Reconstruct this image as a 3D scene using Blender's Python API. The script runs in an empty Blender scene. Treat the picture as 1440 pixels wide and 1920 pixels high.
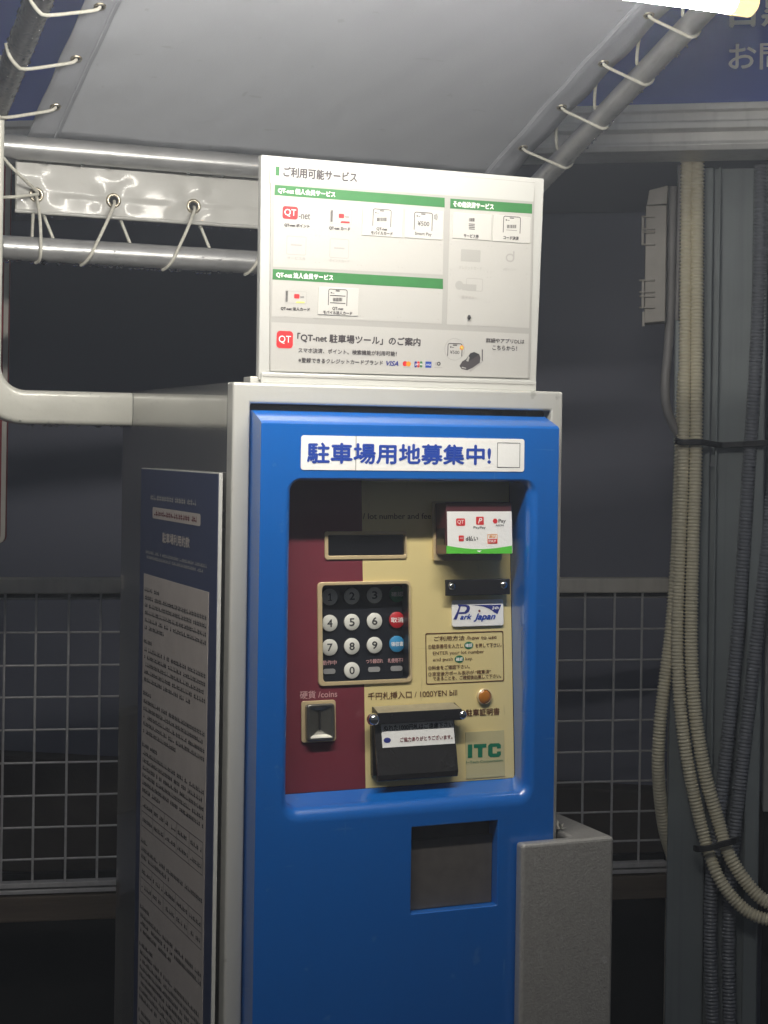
import bpy, math, random
from mathutils import Vector, Matrix
R = random.Random(7)
sc = bpy.context.scene
COL = sc.collection

# ------------------------------------------------------------------ camera, world, exposure
F, CX, CY, ROLL, HZ = 3140.0, 720.0, 837.0, 0.0148, 1.45
cam_d = bpy.data.cameras.new('camera'); cam = bpy.data.objects.new('camera', cam_d); COL.objects.link(cam)
cam_d.sensor_fit = 'VERTICAL'; cam_d.sensor_height = 36; cam_d.lens = F * 36 / 1920
cam_d.shift_y = -123 / 1920; cam_d.clip_start = 0.05; cam_d.clip_end = 200
cam.matrix_world = Matrix.Translation((0, 0, HZ)) @ Matrix.Rotation(math.radians(90), 4, 'X') @ Matrix.Rotation(ROLL, 4, 'Z')
sc.camera = cam
world = bpy.data.worlds.new("World"); sc.world = world; world.use_nodes = True
bg = world.node_tree.nodes['Background']; bg.inputs[0].default_value = (0.80, 0.87, 1.0, 1); bg.inputs[1].default_value = 0.080
sc.view_settings.view_transform = 'Standard'; sc.view_settings.look = 'None'
sc.view_settings.exposure = 0.0; sc.view_settings.gamma = 1; sc.view_settings.use_curve_mapping = False
sc.cycles.max_bounces = 6; sc.cycles.use_denoising = True; sc.cycles.adaptive_threshold = 0.03
LAMP_POWER = 122.0
CAM = Vector((0, 0, HZ))

# ------------------------------------------------------------------ photo geometry -> place
def ray(px, py):
    u, v = px - CX, py - CY
    a = u * math.cos(ROLL) + v * math.sin(ROLL); b = -u * math.sin(ROLL) + v * math.cos(ROLL)
    return Vector((a / F, 1, -b / F))
def at(px, py, Y): return CAM + ray(px, py) * Y
class Plane:
    def __init__(s, o, U, V):
        s.o = Vector(o); s.U = Vector(U).normalized(); s.V = Vector(V).normalized(); s.N = s.U.cross(s.V).normalized()
    def uv(s, px, py, w=0):
        d = ray(px, py); o = s.o + s.N * w
        t = (o - CAM).dot(s.N) / d.dot(s.N); p = CAM + d * t - o
        return p.dot(s.U), p.dot(s.V)
    def pt(s, u, v, w=0): return s.o + s.U * u + s.V * v + s.N * w
    def hit(s, px, py, w=0): return s.pt(*s.uv(px, py, w), w)
Z = Vector((0, 0, 1))
def vplane(o, yaw):
    o = Vector(o); return Plane((o.x, o.y, 0), (math.cos(yaw), math.sin(yaw), 0), Z)

# ------------------------------------------------------------------ materials
def mat(name, col, rough=0.5, metal=0.0, coat=0.0, noise=0.0, nscale=30, bump=0.0, bscale=200, rvar=0.0, spec=0.5,
        streak=0.0, dark=None, emis=None, estr=0, trans=0, coat_rough=0.05, sc3=(1, 1, 1), scuff=0.0, scuffcol=(.5, .5, .5)):
    m = bpy.data.materials.new(name); m.use_nodes = True; nt = m.node_tree; b = nt.nodes['Principled BSDF']
    b.inputs['Base Color'].default_value = (*col, 1); b.inputs['Roughness'].default_value = rough
    b.inputs['Metallic'].default_value = metal; b.inputs['Coat Weight'].default_value = coat
    b.inputs['Coat Roughness'].default_value = coat_rough; b.inputs['Specular IOR Level'].default_value = spec
    b.inputs['Transmission Weight'].default_value = trans
    if emis: b.inputs['Emission Color'].default_value = (*emis, 1); b.inputs['Emission Strength'].default_value = estr
    tc = nt.nodes.new('ShaderNodeTexCoord'); mp = nt.nodes.new('ShaderNodeMapping'); mp.inputs['Scale'].default_value = sc3
    nt.links.new(tc.outputs['Object'], mp.inputs['Vector'])
    def nz(scale, detail=5, src=mp):
        n = nt.nodes.new('ShaderNodeTexNoise'); n.inputs['Scale'].default_value = scale; n.inputs['Detail'].default_value = detail
        nt.links.new(src.outputs['Vector'], n.inputs['Vector']); return n
    last = None
    if noise or streak:
        dk = dark or tuple(c * 0.45 for c in col)
        n = nz(nscale); rp = nt.nodes.new('ShaderNodeValToRGB'); rp.color_ramp.elements[0].position = 0.35; rp.color_ramp.elements[1].position = 0.72
        nt.links.new(n.outputs['Fac'], rp.inputs[0])
        mul = nt.nodes.new('ShaderNodeMath'); mul.operation = 'MULTIPLY'; mul.inputs[1].default_value = noise
        nt.links.new(rp.outputs[0], mul.inputs[0]); fac = mul
        if streak:
            mp2 = nt.nodes.new('ShaderNodeMapping'); mp2.inputs['Scale'].default_value = (60, 60, 2.0)
            nt.links.new(tc.outputs['Object'], mp2.inputs['Vector']); n2 = nz(1.0, 3, mp2)
            r2 = nt.nodes.new('ShaderNodeValToRGB'); r2.color_ramp.elements[0].position = 0.5; r2.color_ramp.elements[1].position = 0.8
            nt.links.new(n2.outputs['Fac'], r2.inputs[0])
            ma = nt.nodes.new('ShaderNodeMath'); ma.operation = 'MULTIPLY_ADD'; ma.inputs[1].default_value = streak
            nt.links.new(r2.outputs[0], ma.inputs[0]); nt.links.new(mul.outputs[0], ma.inputs[2]); fac = ma
        mx = nt.nodes.new('ShaderNodeMix'); mx.data_type = 'RGBA'; mx.inputs['A'].default_value = (*col, 1); mx.inputs['B'].default_value = (*dk, 1)
        nt.links.new(fac.outputs[0], mx.inputs['Factor']); nt.links.new(mx.outputs['Result'], b.inputs['Base Color'])
    if scuff:
        src = b.inputs['Base Color'].links[0].from_socket if b.inputs['Base Color'].links else None
        fs = []
        for scl, lo in (((14, 14, 160), .70), ((120, 120, 16), .71), ((38, 38, 38), .69)):
            mp3 = nt.nodes.new('ShaderNodeMapping'); mp3.inputs['Scale'].default_value = scl; mp3.inputs['Rotation'].default_value = (.1, .2, .15)
            nt.links.new(tc.outputs['Object'], mp3.inputs['Vector']); n3 = nz(1.0, 4, mp3)
            r3 = nt.nodes.new('ShaderNodeValToRGB'); r3.color_ramp.elements[0].position = lo; r3.color_ramp.elements[1].position = lo + .05
            nt.links.new(n3.outputs['Fac'], r3.inputs[0]); fs.append(r3.outputs[0])
        a1 = nt.nodes.new('ShaderNodeMath'); a1.operation = 'MAXIMUM'; nt.links.new(fs[0], a1.inputs[0]); nt.links.new(fs[1], a1.inputs[1])
        a2 = nt.nodes.new('ShaderNodeMath'); a2.operation = 'MAXIMUM'; nt.links.new(a1.outputs[0], a2.inputs[0]); nt.links.new(fs[2], a2.inputs[1])
        a3 = nt.nodes.new('ShaderNodeMath'); a3.operation = 'MULTIPLY'; a3.inputs[1].default_value = scuff; nt.links.new(a2.outputs[0], a3.inputs[0])
        m3 = nt.nodes.new('ShaderNodeMix'); m3.data_type = 'RGBA'; m3.inputs['A'].default_value = (*col, 1); m3.inputs['B'].default_value = (*scuffcol, 1)
        if src: nt.links.new(src, m3.inputs['A'])
        nt.links.new(a3.outputs[0], m3.inputs['Factor']); nt.links.new(m3.outputs['Result'], b.inputs['Base Color'])
    if rvar:
        n = nz(nscale * 1.7); ma = nt.nodes.new('ShaderNodeMath'); ma.operation = 'MULTIPLY_ADD'
        ma.inputs[1].default_value = rvar; ma.inputs[2].default_value = rough - rvar / 2
        nt.links.new(n.outputs['Fac'], ma.inputs[0]); nt.links.new(ma.outputs[0], b.inputs['Roughness'])
    if bump:
        n = nz(bscale, 3); bp = nt.nodes.new('ShaderNodeBump'); bp.inputs['Strength'].default_value = bump; bp.inputs['Distance'].default_value = 0.002
        nt.links.new(n.outputs['Fac'], bp.inputs['Height']); nt.links.new(bp.outputs[0], b.inputs['Normal'])
    return m
M = {}
M['silver'] = mat('silver_paint', (.62, .615, .575), .38, .35, .6, noise=.15, nscale=7, streak=.14, scuff=.5, scuffcol=(.30, .29, .26), dark=(.50, .49, .44), bump=.10, bscale=900, rvar=.12, coat_rough=.12)
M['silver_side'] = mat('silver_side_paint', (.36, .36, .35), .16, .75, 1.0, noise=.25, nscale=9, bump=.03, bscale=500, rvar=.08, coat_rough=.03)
M['boxsilver'] = mat('hammered_silver', (.38, .37, .35), .40, .3, .6, noise=.36, dark=(.20, .19, .18), scuff=.5, nscale=260, bump=.35, bscale=420, rvar=.2)
M['blue'] = mat('blue_enamel', (.0, .112, .45), .34, 0, 1.0, noise=.10, nscale=5, bump=.03, bscale=300, rvar=.10, coat_rough=.03, streak=.12, scuff=.30, scuffcol=(.10, .24, .50), dark=(.001, .085, .35))
M['maroon'] = mat('maroon_print', (.17, .026, .042), .42, 0, .2, noise=.15, nscale=20)
M['gold'] = mat('gold_print', (.78, .65, .31), .32, .1, .2, noise=.12, nscale=14, dark=(.62, .49, .21), bump=.05, bscale=700, scuff=.3, scuffcol=(.40, .30, .16))
M['goldtrim'] = mat('pale_gold_trim', (.66, .52, .30), .35, .25, .3, noise=.1)
M['black'] = mat('black_plastic', (.012, .012, .014), .35, 0, .2, bump=.05)
M['keypad'] = mat('keypad_black', (.010, .012, .018), .45, 0, 0, bump=.05)
M['screen'] = mat('dark_screen', (.006, .006, .008), .22, 0, .5)
M['btn_white'] = mat('button_white', (.72, .72, .66), .4, 0, .2)
M['btn_red'] = mat('button_red', (.50, .02, .03), .4, 0, .2)
M['btn_blue'] = mat('button_blue', (.03, .26, .52), .4, 0, .2)
M['btn_green'] = mat('button_green', (.02, .20, .10), .4, 0, .2)
M['led'] = mat('grey_indicator', (.32, .32, .32), .4)
M['ink'] = mat('black_ink', (.03, .03, .032), .6)
M['inkgrey'] = mat('grey_ink', (.06, .052, .056), .6)
M['inkbrown'] = mat('brown_ink', (.10, .035, .012), .6)
M['inkred'] = mat('red_ink', (.62, .025, .03), .55)
M['inkdred'] = mat('maroon_ink', (.16, .02, .03), .6)
M['inkblue'] = mat('blue_ink', (.012, .055, .36), .55)
M['inknavy'] = mat('navy_ink', (.02, .03, .22), .55)
M['inkgreen'] = mat('green_ink', (.035, .185, .05), .5, noise=.2, nscale=60)
M['inkgreen2'] = mat('bright_green_ink', (.10, .55, .05), .5)
M['inkgreen3'] = mat('deep_green_ink', (.005, .16, .08), .5)
M['inkpink'] = mat('pink_ink', (.62, .36, .36), .5)
M['inkwhite'] = mat('white_ink', (.92, .92, .90), .5)
M['inkyellow'] = mat('yellow_ink', (.62, .62, .15), .5)
M['inkorange'] = mat('orange_ink', (.80, .30, .03), .5)
M['inkghost'] = mat('ghost_ink', (.36, .345, .33), .5)
M['inkghost2'] = mat('pale_grey_print', (.37, .36, .34), .5)
M['paper'] = mat('paper_panel', (.455, .445, .42), .45, noise=.12, nscale=40, dark=(.42, .41, .385), bump=.05)
M['board'] = mat('board_white', (.50, .50, .475), .35, 0, .2, bump=.04, bscale=400)
M['card'] = mat('card_white', (.53, .52, .49), .4)
M['sticker'] = mat('sticker_white', (.86, .86, .84), .4, noise=.1, nscale=30, dark=(.76, .76, .74), bump=.25, bscale=220)
M['chrome'] = mat('chrome', (.75, .74, .70), .10, 1.0)
M['coinmetal'] = mat('coin_chrome_darkened', (.20, .195, .17), .3, .8, bump=.05)  # chrome facets: the dark they reflect is put into the base colour
M['scoop'] = mat('bright_scoop', (.85, .83, .74), .38, .6)
M['bracket'] = mat('bracket_metal', (.50, .46, .35), .4, .6, noise=.3, nscale=120)
M['smoke'] = mat('smoked_flap', (.022, .021, .022), .25, 0, .6, noise=.3, nscale=20, dark=(.03, .028, .024))
M['amber'] = mat('amber_lens', (.42, .15, .015), .18, 0, .8)
M['readerbox'] = mat('dark_maroon_plastic', (.075, .022, .028), .3, 0, .4)
M['itc'] = mat('itc_label', (.52, .47, .26), .4)
M['receipt'] = mat('receipt_back', (.095, .086, .080), .5, noise=.4, nscale=60)
M['tarp'] = mat('grey_vinyl', (.44, .455, .49), .52, 0, 0, noise=.45, nscale=4, bump=.14, bscale=700, rvar=.1, dark=(.36, .372, .405), scuff=.35, scuffcol=(.28, .28, .29))
M['tarphem'] = mat('grey_vinyl_hem', (.34, .35, .385), .50, 0, 0, noise=.15, nscale=15, bump=.18, bscale=300)
M['flap'] = mat('white_vinyl', (.42, .415, .39), .42, 0, .22, noise=.2, nscale=20, bump=.16, bscale=55, dark=(.50, .49, .46), coat_rough=.10)
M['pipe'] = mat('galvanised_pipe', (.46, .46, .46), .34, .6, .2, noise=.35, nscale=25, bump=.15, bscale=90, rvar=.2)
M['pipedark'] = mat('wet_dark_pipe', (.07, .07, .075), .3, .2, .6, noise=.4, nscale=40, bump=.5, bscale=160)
M['steel'] = mat('white_steel_tube', (.68, .67, .60), .30, .1, .5, noise=.15, nscale=14, bump=.06, bscale=200)
M['rope'] = mat('white_cord', (.66, .64, .56), .7, noise=.3, nscale=200, bump=.6, bscale=900)
M['eyelet'] = mat('brass_eyelet', (.42, .38, .30), .3, .9)
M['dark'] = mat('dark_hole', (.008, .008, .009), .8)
M['water'] = mat('water', (.9, .92, .95), .03, 0, 0, trans=1.0); M['water'].node_tree.nodes['Principled BSDF'].inputs['IOR'].default_value = 1.33
M['wall'] = mat('dark_wall', (.235, .243, .31), .7, noise=.12, nscale=3, bump=.2, bscale=40, dark=(.20, .207, .265))
M['wallbase'] = mat('brown_concrete', (.10, .082, .07), .85, noise=.5, nscale=14, bump=.5, bscale=60)
M['ground'] = mat('wet_asphalt', (.045, .045, .047), .55, noise=.5, nscale=40, bump=.8, bscale=150, rvar=.3)
M['rail'] = mat('rail_paint', (.62, .59, .53), .55, .1, noise=.25, nscale=20, streak=.2)
M['wire'] = mat('mesh_wire', (.60, .59, .60), .5, .2, noise=.3, nscale=60)
M['plank'] = mat('fence_plank', (.13, .10, .075), .75, noise=.5, nscale=25, bump=.4, bscale=90, sc3=(.2, 1, 3))
M['column'] = mat('grey_green_column', (.25, .285, .30), .5, .1, noise=.3, nscale=6, streak=.3, bump=.1, bscale=60)
M['beige'] = mat('beige_conduit', (.80, .74, .56), .5, noise=.2, nscale=18, dark=(.62, .56, .42))
M['darkcond'] = mat('dark_conduit', (.22, .235, .27), .40, noise=.3, nscale=30)
M['greyplastic'] = mat('grey_plastic_pipe', (.30, .29, .29), .45, noise=.2, nscale=20)
M['creamplastic'] = mat('cream_plastic', (.40, .37, .33), .5, noise=.2, nscale=30)
M['strap'] = mat('black_strap', (.015, .016, .02), .5)
M['fascia'] = mat('fascia_blue', (.10, .15, .55), .45, noise=.15, nscale=6)
M['alu'] = mat('aluminium_gutter', (.93, .92, .89), .38, .1, noise=.25, nscale=12, streak=.2)
M['redsign'] = mat('red_sign', (.30, .03, .035), .45)
M['rim'] = mat('sign_rim', (.60, .56, .50), .5)
M['rulenavy'] = mat('rules_navy', (.04, .055, .13), .4, 0, .3)
M['rulesheet'] = mat('rules_sheet', (.55, .49, .45), .5, noise=.15, nscale=25)
M['lampcap'] = mat('lamp_cap_glare', (.80, .52, .14), .35, .2, emis=(1.0, .74, .36), estr=1.6)  # emission imitates the glare of the tube on its cap
M['pale'] = mat('pale_panel', (.32, .32, .33), .6, noise=.2)
M['tube_on'] = mat('lit_tube', (.9, .9, .9), .4, emis=(1.0, .955, .87), estr=LAMP_POWER)

# ------------------------------------------------------------------ object helpers
ROOT = {}
def thing(name, label, cat, base, yaw=0.0, group=None, kind=None):
    o = bpy.data.objects.new(name, None); COL.objects.link(o)
    o.empty_display_size = .05
    mw = Matrix.Translation(base) @ Matrix.Rotation(yaw, 4, 'Z'); o.matrix_world = mw
    ROOT[o.name] = mw.inverted(); o['category'] = cat; o['label'] = label
    if group: o['group'] = group
    if kind: o['kind'] = kind
    return o
def solo(o, label=None, cat=None, group=None, kind=None):
    if label: o['label'] = label
    if cat: o['category'] = cat
    if group: o['group'] = group
    if kind: o['kind'] = kind
    return o
class MB:
    def __init__(s): s.v = []; s.f = []
    def add(s, vs, fs):
        n = len(s.v); s.v += [Vector(x) for x in vs]; s.f += [tuple(i + n for i in f) for f in fs]
    def box(s, pl, u0, u1, v0, v1, w0, w1):
        if u0 > u1: u0, u1 = u1, u0
        if v0 > v1: v0, v1 = v1, v0
        if w0 > w1: w0, w1 = w1, w0
        s.add([pl.pt(u, v, w) for w in (w0, w1) for v in (v0, v1) for u in (u0, u1)],
              [(0, 2, 3, 1), (4, 5, 7, 6), (0, 1, 5, 4), (2, 6, 7, 3), (0, 4, 6, 2), (1, 3, 7, 5)])
        return s
    def poly(s, pl, pts, w): s.add([pl.pt(u, v, w) for u, v in pts], [tuple(range(len(pts)))]); return s
    def prism(s, pl, pts, w0, w1, top=None):
        n = len(pts); t = top or pts
        s.add([pl.pt(u, v, w0) for u, v in pts] + [pl.pt(u, v, w1) for u, v in t],
              [tuple(range(n))[::-1], tuple(range(n, 2 * n))] + [(i, (i + 1) % n, n + (i + 1) % n, n + i) for i in range(n)])
        return s
    def loops(s, rings, closed=True, cap0=False, cap1=False):
        n = len(rings[0]); fs = []
        for k in range(len(rings) - 1):
            for i in range(n if closed else n - 1):
                j = (i + 1) % n; fs.append((k * n + i, k * n + j, (k + 1) * n + j, (k + 1) * n + i))
        if cap0: fs.append(tuple(range(n))[::-1])
        if cap1: fs.append(tuple(range((len(rings) - 1) * n, len(rings) * n)))
        s.add([p for r in rings for p in r], fs); return s
    def lathe(s, pl, u, v, prof, n=24, cap0=True, cap1=True, sx=1.0):
        s.loops([[pl.pt(u + sx * r * math.cos(2 * math.pi * i / n), v + r * math.sin(2 * math.pi * i / n), w) for i in range(n)] for r, w in prof], cap0=cap0, cap1=cap1)
        return s
    def tube(s, pts, r, n=10, caps=True):
        pts = [Vector(p) for p in pts]; rings = []; prev = None
        for i, p in enumerate(pts):
            t = (pts[min(i + 1, len(pts) - 1)] - pts[max(i - 1, 0)]).normalized()
            if prev is None:
                a = Vector((0, 0, 1)) if abs(t.z) < .9 else Vector((1, 0, 0)); prev = t.cross(a).normalized()
            x = (prev - t * prev.dot(t)).normalized(); prev = x; y = t.cross(x)
            rr = r[i] if isinstance(r, (list, tuple)) else r
            rings.append([p + (x * math.cos(2 * math.pi * k / n) + y * math.sin(2 * math.pi * k / n)) * rr for k in range(n)])
        return s.loops(rings, cap0=caps, cap1=caps)
    def ball(s, c, r, nu=8, nv=5, sz=1.0):
        c = Vector(c)
        rings = [[c + Vector((math.cos(2 * math.pi * i / nu) * math.sin(math.pi * k / nv) * r, math.sin(2 * math.pi * i / nu) * math.sin(math.pi * k / nv) * r, -math.cos(math.pi * k / nv) * r * sz)) for i in range(nu)] for k in range(1, nv)]
        return s.loops(rings, cap0=True, cap1=True)
    def build(s, name, m, parent=None, bevel=0.0, smooth=None, seg=2, label=None, kind=None):
        inv = ROOT[parent.name] if parent else Matrix.Identity(4)
        me = bpy.data.meshes.new(name); me.from_pydata([inv @ v for v in s.v], [], s.f); me.validate(); me.update()
        if m: me.materials.append(M[m])
        o = bpy.data.objects.new(name, me); COL.objects.link(o)
        if parent: o.parent = parent; ROOT[o.name] = inv
        if smooth is not None:
            for p in me.polygons: p.use_smooth = True
            me.set_sharp_from_angle(angle=math.radians(smooth))
        if bevel:
            b = o.modifiers.new('bevel', 'BEVEL'); b.width = bevel; b.segments = seg; b.limit_method = 'ANGLE'; b.angle_limit = math.radians(40)
        if label: o['label'] = label
        if kind: o['kind'] = kind
        return o
def rrect(u0, u1, v0, v1, r, n=4):
    if u0 > u1: u0, u1 = u1, u0
    if v0 > v1: v0, v1 = v1, v0
    out = []
    for cx, cy, a0 in ((u1 - r, v0 + r, -90), (u1 - r, v1 - r, 0), (u0 + r, v1 - r, 90), (u0 + r, v0 + r, 180)):
        for k in range(n + 1):
            a = math.radians(a0 + 90 * k / n); out.append((cx + r * math.cos(a), cy + r * math.sin(a)))
    return out
def ringframe(mb, pl, o, i, ro, ri, w0, w1, n=4):
    a, b = rrect(*o, ro, n), rrect(*i, ri, n)
    L = [[pl.pt(*p, w0) for p in a], [pl.pt(*p, w1) for p in a], [pl.pt(*p, w1) for p in b], [pl.pt(*p, w0) for p in b]]
    return mb.loops(L)
def RC(pl, x0, y0, x1, y1, w=0):
    xc, yc = (x0 + x1) / 2, (y0 + y1) / 2
    return pl.uv(x0, yc, w)[0], pl.uv(x1, yc, w)[0], pl.uv(xc, y1, w)[1], pl.uv(xc, y0, w)[1]
def RD(pl, x0, y0, x1, y1, w=0):
    a, b = pl.uv(x0, y0, w), pl.uv(x1, y1, w); return a[0], b[0], b[1], a[1]
_tc = {}
def tmesh(s, bold=0, shear=0):
    k = (s, bold, shear)
    if k in _tc: return _tc[k]
    cu = bpy.data.curves.new('text', 'FONT'); cu.body = s; cu.resolution_u = 3; cu.offset = bold; cu.shear = shear
    ob = bpy.data.objects.new('text', cu); COL.objects.link(ob)
    dg = bpy.context.evaluated_depsgraph_get(); dg.update()
    me = bpy.data.meshes.new_from_object(ob.evaluated_get(dg))
    vs = [(v.co.x, v.co.y) for v in me.vertices]; fs = [tuple(p.vertices) for p in me.polygons]
    bpy.data.objects.remove(ob); bpy.data.curves.remove(cu); bpy.data.meshes.remove(me)
    xs = [v[0] for v in vs] or [0, 1]; ys = [v[1] for v in vs] or [0, 1]
    x0, x1, y0, y1 = min(xs), max(xs), min(ys), max(ys)
    _tc[k] = ([((x - x0) / max(x1 - x0, 1e-6), (y - y0) / max(y1 - y0, 1e-6)) for x, y in vs], fs); return _tc[k]
class Print:
    """flat print on a plane, one mesh per ink"""
    def __init__(s, pl, w): s.pl = pl; s.w = w; s.m = {}; s.z = 0
    def mb(s, ink): return s.m.setdefault(ink, MB())
    def text(s, t, x0, y0, x1, y1, h, ink, bold=.012, shear=0, dw=.0004):
        pl = s.pl; a, b = pl.uv(x0, y0, s.w), pl.uv(x1, y1, s.w)
        hh = abs(pl.uv(x0, y0 - h / 2, s.w)[1] - pl.uv(x0, y0 + h / 2, s.w)[1]); v0 = (a[1] + b[1]) / 2 - hh / 2
        vs, fs = tmesh(t, 0, shear); e = bold * hh * 1.5; em = s.mpp(x0, y0) * .35
        offs = ((0, 0),) if bold < .003 else ((-e, 0), (e, 0), (0, e), (0, -e)) if e > em * .3 else ((-e, 0), (e, 0))
        for k, (ox, oy) in enumerate(offs):
            s.mb(ink).add([pl.pt(a[0] + e + ox + x * (b[0] - a[0] - 2 * e), v0 + e + oy + y * (hh - 2 * e), s.w + dw + k * .00002) for x, y in vs], fs)
    def rect(s, x0, y0, x1, y1, ink, dw=.0002, r=0, diag=False):
        q = (RD if diag else RC)(s.pl, x0, y0, x1, y1, s.w)
        s.mb(ink).poly(s.pl, rrect(*q, r * .00066) if r else [(q[0], q[2]), (q[1], q[2]), (q[1], q[3]), (q[0], q[3])], s.w + dw)
    def disc(s, x, y, r, ink, dw=.0003, sx=1.0, n=20):
        u, v = s.pl.uv(x, y, s.w); rr = r * s.mpp(x, y)
        s.mb(ink).poly(s.pl, [(u + sx * rr * math.cos(2 * math.pi * i / n), v + rr * math.sin(2 * math.pi * i / n)) for i in range(n)], s.w + dw)
    def mpp(s, x, y): return abs(s.pl.uv(x, y - 5, s.w)[1] - s.pl.uv(x, y + 5, s.w)[1]) / 10
    def outline(s, x0, y0, x1, y1, t, ink, r=3, dw=.0003, openbottom=False):
        q = RC(s.pl, x0, y0, x1, y1, s.w); k = s.mpp(x0, y0); t *= k; r *= k
        a = rrect(*q, r); b = rrect(q[0] + t, q[1] - t, q[2] + t, q[3] - t, max(r - t, .0001))
        L = [[s.pl.pt(*p, s.w + dw) for p in a], [s.pl.pt(*p, s.w + dw) for p in b]]
        if openbottom:
            # drop the corner arcs at the bottom
            a = [(q[1], q[2])] + a[5:15] + [(q[0], q[2])]; b = [(q[1] - t, q[2])] + b[5:15] + [(q[0] + t, q[2])]
            L = [[s.pl.pt(*p, s.w + dw) for p in a], [s.pl.pt(*p, s.w + dw) for p in b]]
            s.mb(ink).loops(L, closed=False)
        else: s.mb(ink).loops(L)
    def pts(s, pp, ink, dw=.0003): s.mb(ink).poly(s.pl, [s.pl.uv(x, y, s.w) for x, y in pp], s.w + dw)
    def done(s, parent, name='print'):
        for ink, mb in s.m.items(): mb.build(name, ink, parent, kind='stuff')

def catmull(P, step):
    P = [Vector(p) for p in P]; out = []
    Q = [P[0] * 2 - P[1]] + P + [P[-1] * 2 - P[-2]]
    for i in range(1, len(Q) - 2):
        p0, p1, p2, p3 = Q[i - 1], Q[i], Q[i + 1], Q[i + 2]; n = max(2, int((p2 - p1).length / step))
        for k in range(n):
            t = k / n
            out.append(.5 * ((2 * p1) + (p2 - p0) * t + (2 * p0 - 5 * p1 + 4 * p2 - p3) * t * t + (3 * p1 - p0 - 3 * p2 + p3) * t ** 3))
    out.append(P[-1]); return out

# ------------------------------------------------------------------ frames of the place
YAW = math.atan2(3140, 7400)
O = at(437, 716, 2.10)
FP = vplane(O, YAW)                        # cabinet front, u along it, v = height, w towards viewer
CW = FP.uv(1056, 740)[0]; CTOP = FP.uv(437, 716)[1]
SP = Plane((FP.o.x, FP.o.y, 0), FP.N, Z)   # left side: u = towards viewer (negative going back), w = outwards
CD = -SP.uv(228, 737)[0]                   # cabinet depth
print('cabinet', CW, CTOP, CD)

# ================================================================== SETTING
g = MB(); g.add([(-40, -20, 0), (40, -20, 0), (40, 60, 0), (-40, 60, 0)], [(0, 1, 2, 3)])
solo(g.build('ground', 'ground'), 'dark wet asphalt ground', kind='structure')
WY = -math.radians(11.5)
fo = at(1440, 250, 3.30); FAS = vplane(fo, WY)          # fascia / gutter front plane
WALL = vplane(fo + Vector((0, .95, 0)), WY)
FY = math.radians(10.7); FEN = vplane(at(110, 1100, 3.35), FY)
wz = WALL.uv(1200, 1470)[1]; wz2 = WALL.uv(1200, 1700)[1]
w_ = thing('building_wall', 'dark blue grey building wall filling the background behind the fence', 'wall', WALL.pt(0, 0), WY, kind='structure')
MB().box(WALL, -5, 3, 0, 3.4, -.2, 0).build('wall_face', 'wall', w_)
MB().box(WALL, -5, 3, wz2, wz, .003, .09).build('base_beam', 'wallbase', w_, bevel=.006)

# fascia sign + gutter
fs_ = thing('fascia_sign', 'long blue signboard with white Japanese lettering above the gutter', 'sign', FAS.pt(0, 2.0), WY)
vb = FAS.uv(1440, 199)[1]
MB().box(FAS, -2.6, 1.6, vb, vb + .75, -.12, 0).build('sign_panel', 'fascia', fs_)
pr = Print(FAS, .001)
pr.text('目黒', 1368, 20, 1492, 18, 62, 'inkwhite', .02)
pr.text('お問い合わせ', 1366, 103, 1720, 99, 52, 'inkwhite', .012)
pr.done(fs_, 'lettering')
gt = thing('gutter', 'long ribbed aluminium gutter trim running under the blue signboard', 'gutter', FAS.pt(0, 1.9), WY)
vg = FAS.uv(1440, 284)[1]; H = vb - vg
prof = [(-.10, 0), (.030, 0), (.036, .012), (.030, .020), (.030, .040), (.052, .044), (.052, .058), (.046, .062), (.046, .080), (.058, .083), (.058, .098), (-.10, .098)]
k = H / .1
MB().loops([[FAS.pt(u, vg + y * k, w) for w, y in prof] for u in (-2.6, 1.6)], cap0=True, cap1=True).build('gutter_profile', 'alu', gt, bevel=.0015)
MB().box(FAS, -2.6, 1.6, vg + .004, vg + .02, -.86, -.102).build('soffit', 'wall', gt)

# ------------------------------------------------------------------ mesh fence
fe = thing('mesh_fence', 'low wire mesh fence with a beige top rail behind the machine', 'fence', FEN.pt(0, 0), FY)
u0, u1 = FEN.uv(-160, 1100)[0], FEN.uv(1256, 1100)[0]
rt, rb = FEN.uv(110, 1083)[1], FEN.uv(110, 1112)[1]
MB().box(FEN, u0, u1, rb, rt, -.02, .02).build('top_rail', 'rail', fe, bevel=.003)
MB().box(FEN, u0, u1, rb - .009, rb - .0005, -.012, .004).build('rail_lip', 'dark', fe)
ys = [1122, 1186, 1247, 1307, 1368, 1430, 1490, 1550, 1610]
hv = [FEN.uv(110, y)[1] for y in ys]; bot = FEN.uv(110, 1655)[1]
hw = MB().tube([FEN.pt(u0, 0, 0), FEN.pt(u1, 0, 0)], .0023, 8).build('horizontal_wire', 'wire', fe, smooth=50)
def dupl(o, parent, off):
    c = o.copy(); COL.objects.link(c); c.parent = parent; c.location = Vector(off) + Vector((R.gauss(0, .0006), 0, R.gauss(0, .0006))); c.rotation_euler = (0, R.gauss(0, .0007), 0); return c
for i, v in enumerate(hv):
    if i == 0: hw.location = (0, 0, v)
    else: dupl(hw, fe, (0, 0, v))
pt_ = FEN.uv(129, 1150)[0] - FEN.uv(68.5, 1150)[0]; ux = FEN.uv(68.5, 1150)[0]
vw = MB().tube([FEN.pt(0, bot, .005), FEN.pt(0, rb, .005)], .0026, 8).build('vertical_wire', 'wire', fe, smooth=50)
first = True
for k in range(-4, 30):
    u = ux + k * pt_
    if u0 < u < u1:
        if first: vw.location = (u, 0, 0); first = False
        else: dupl(vw, fe, (u, 0, 0))
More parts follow.
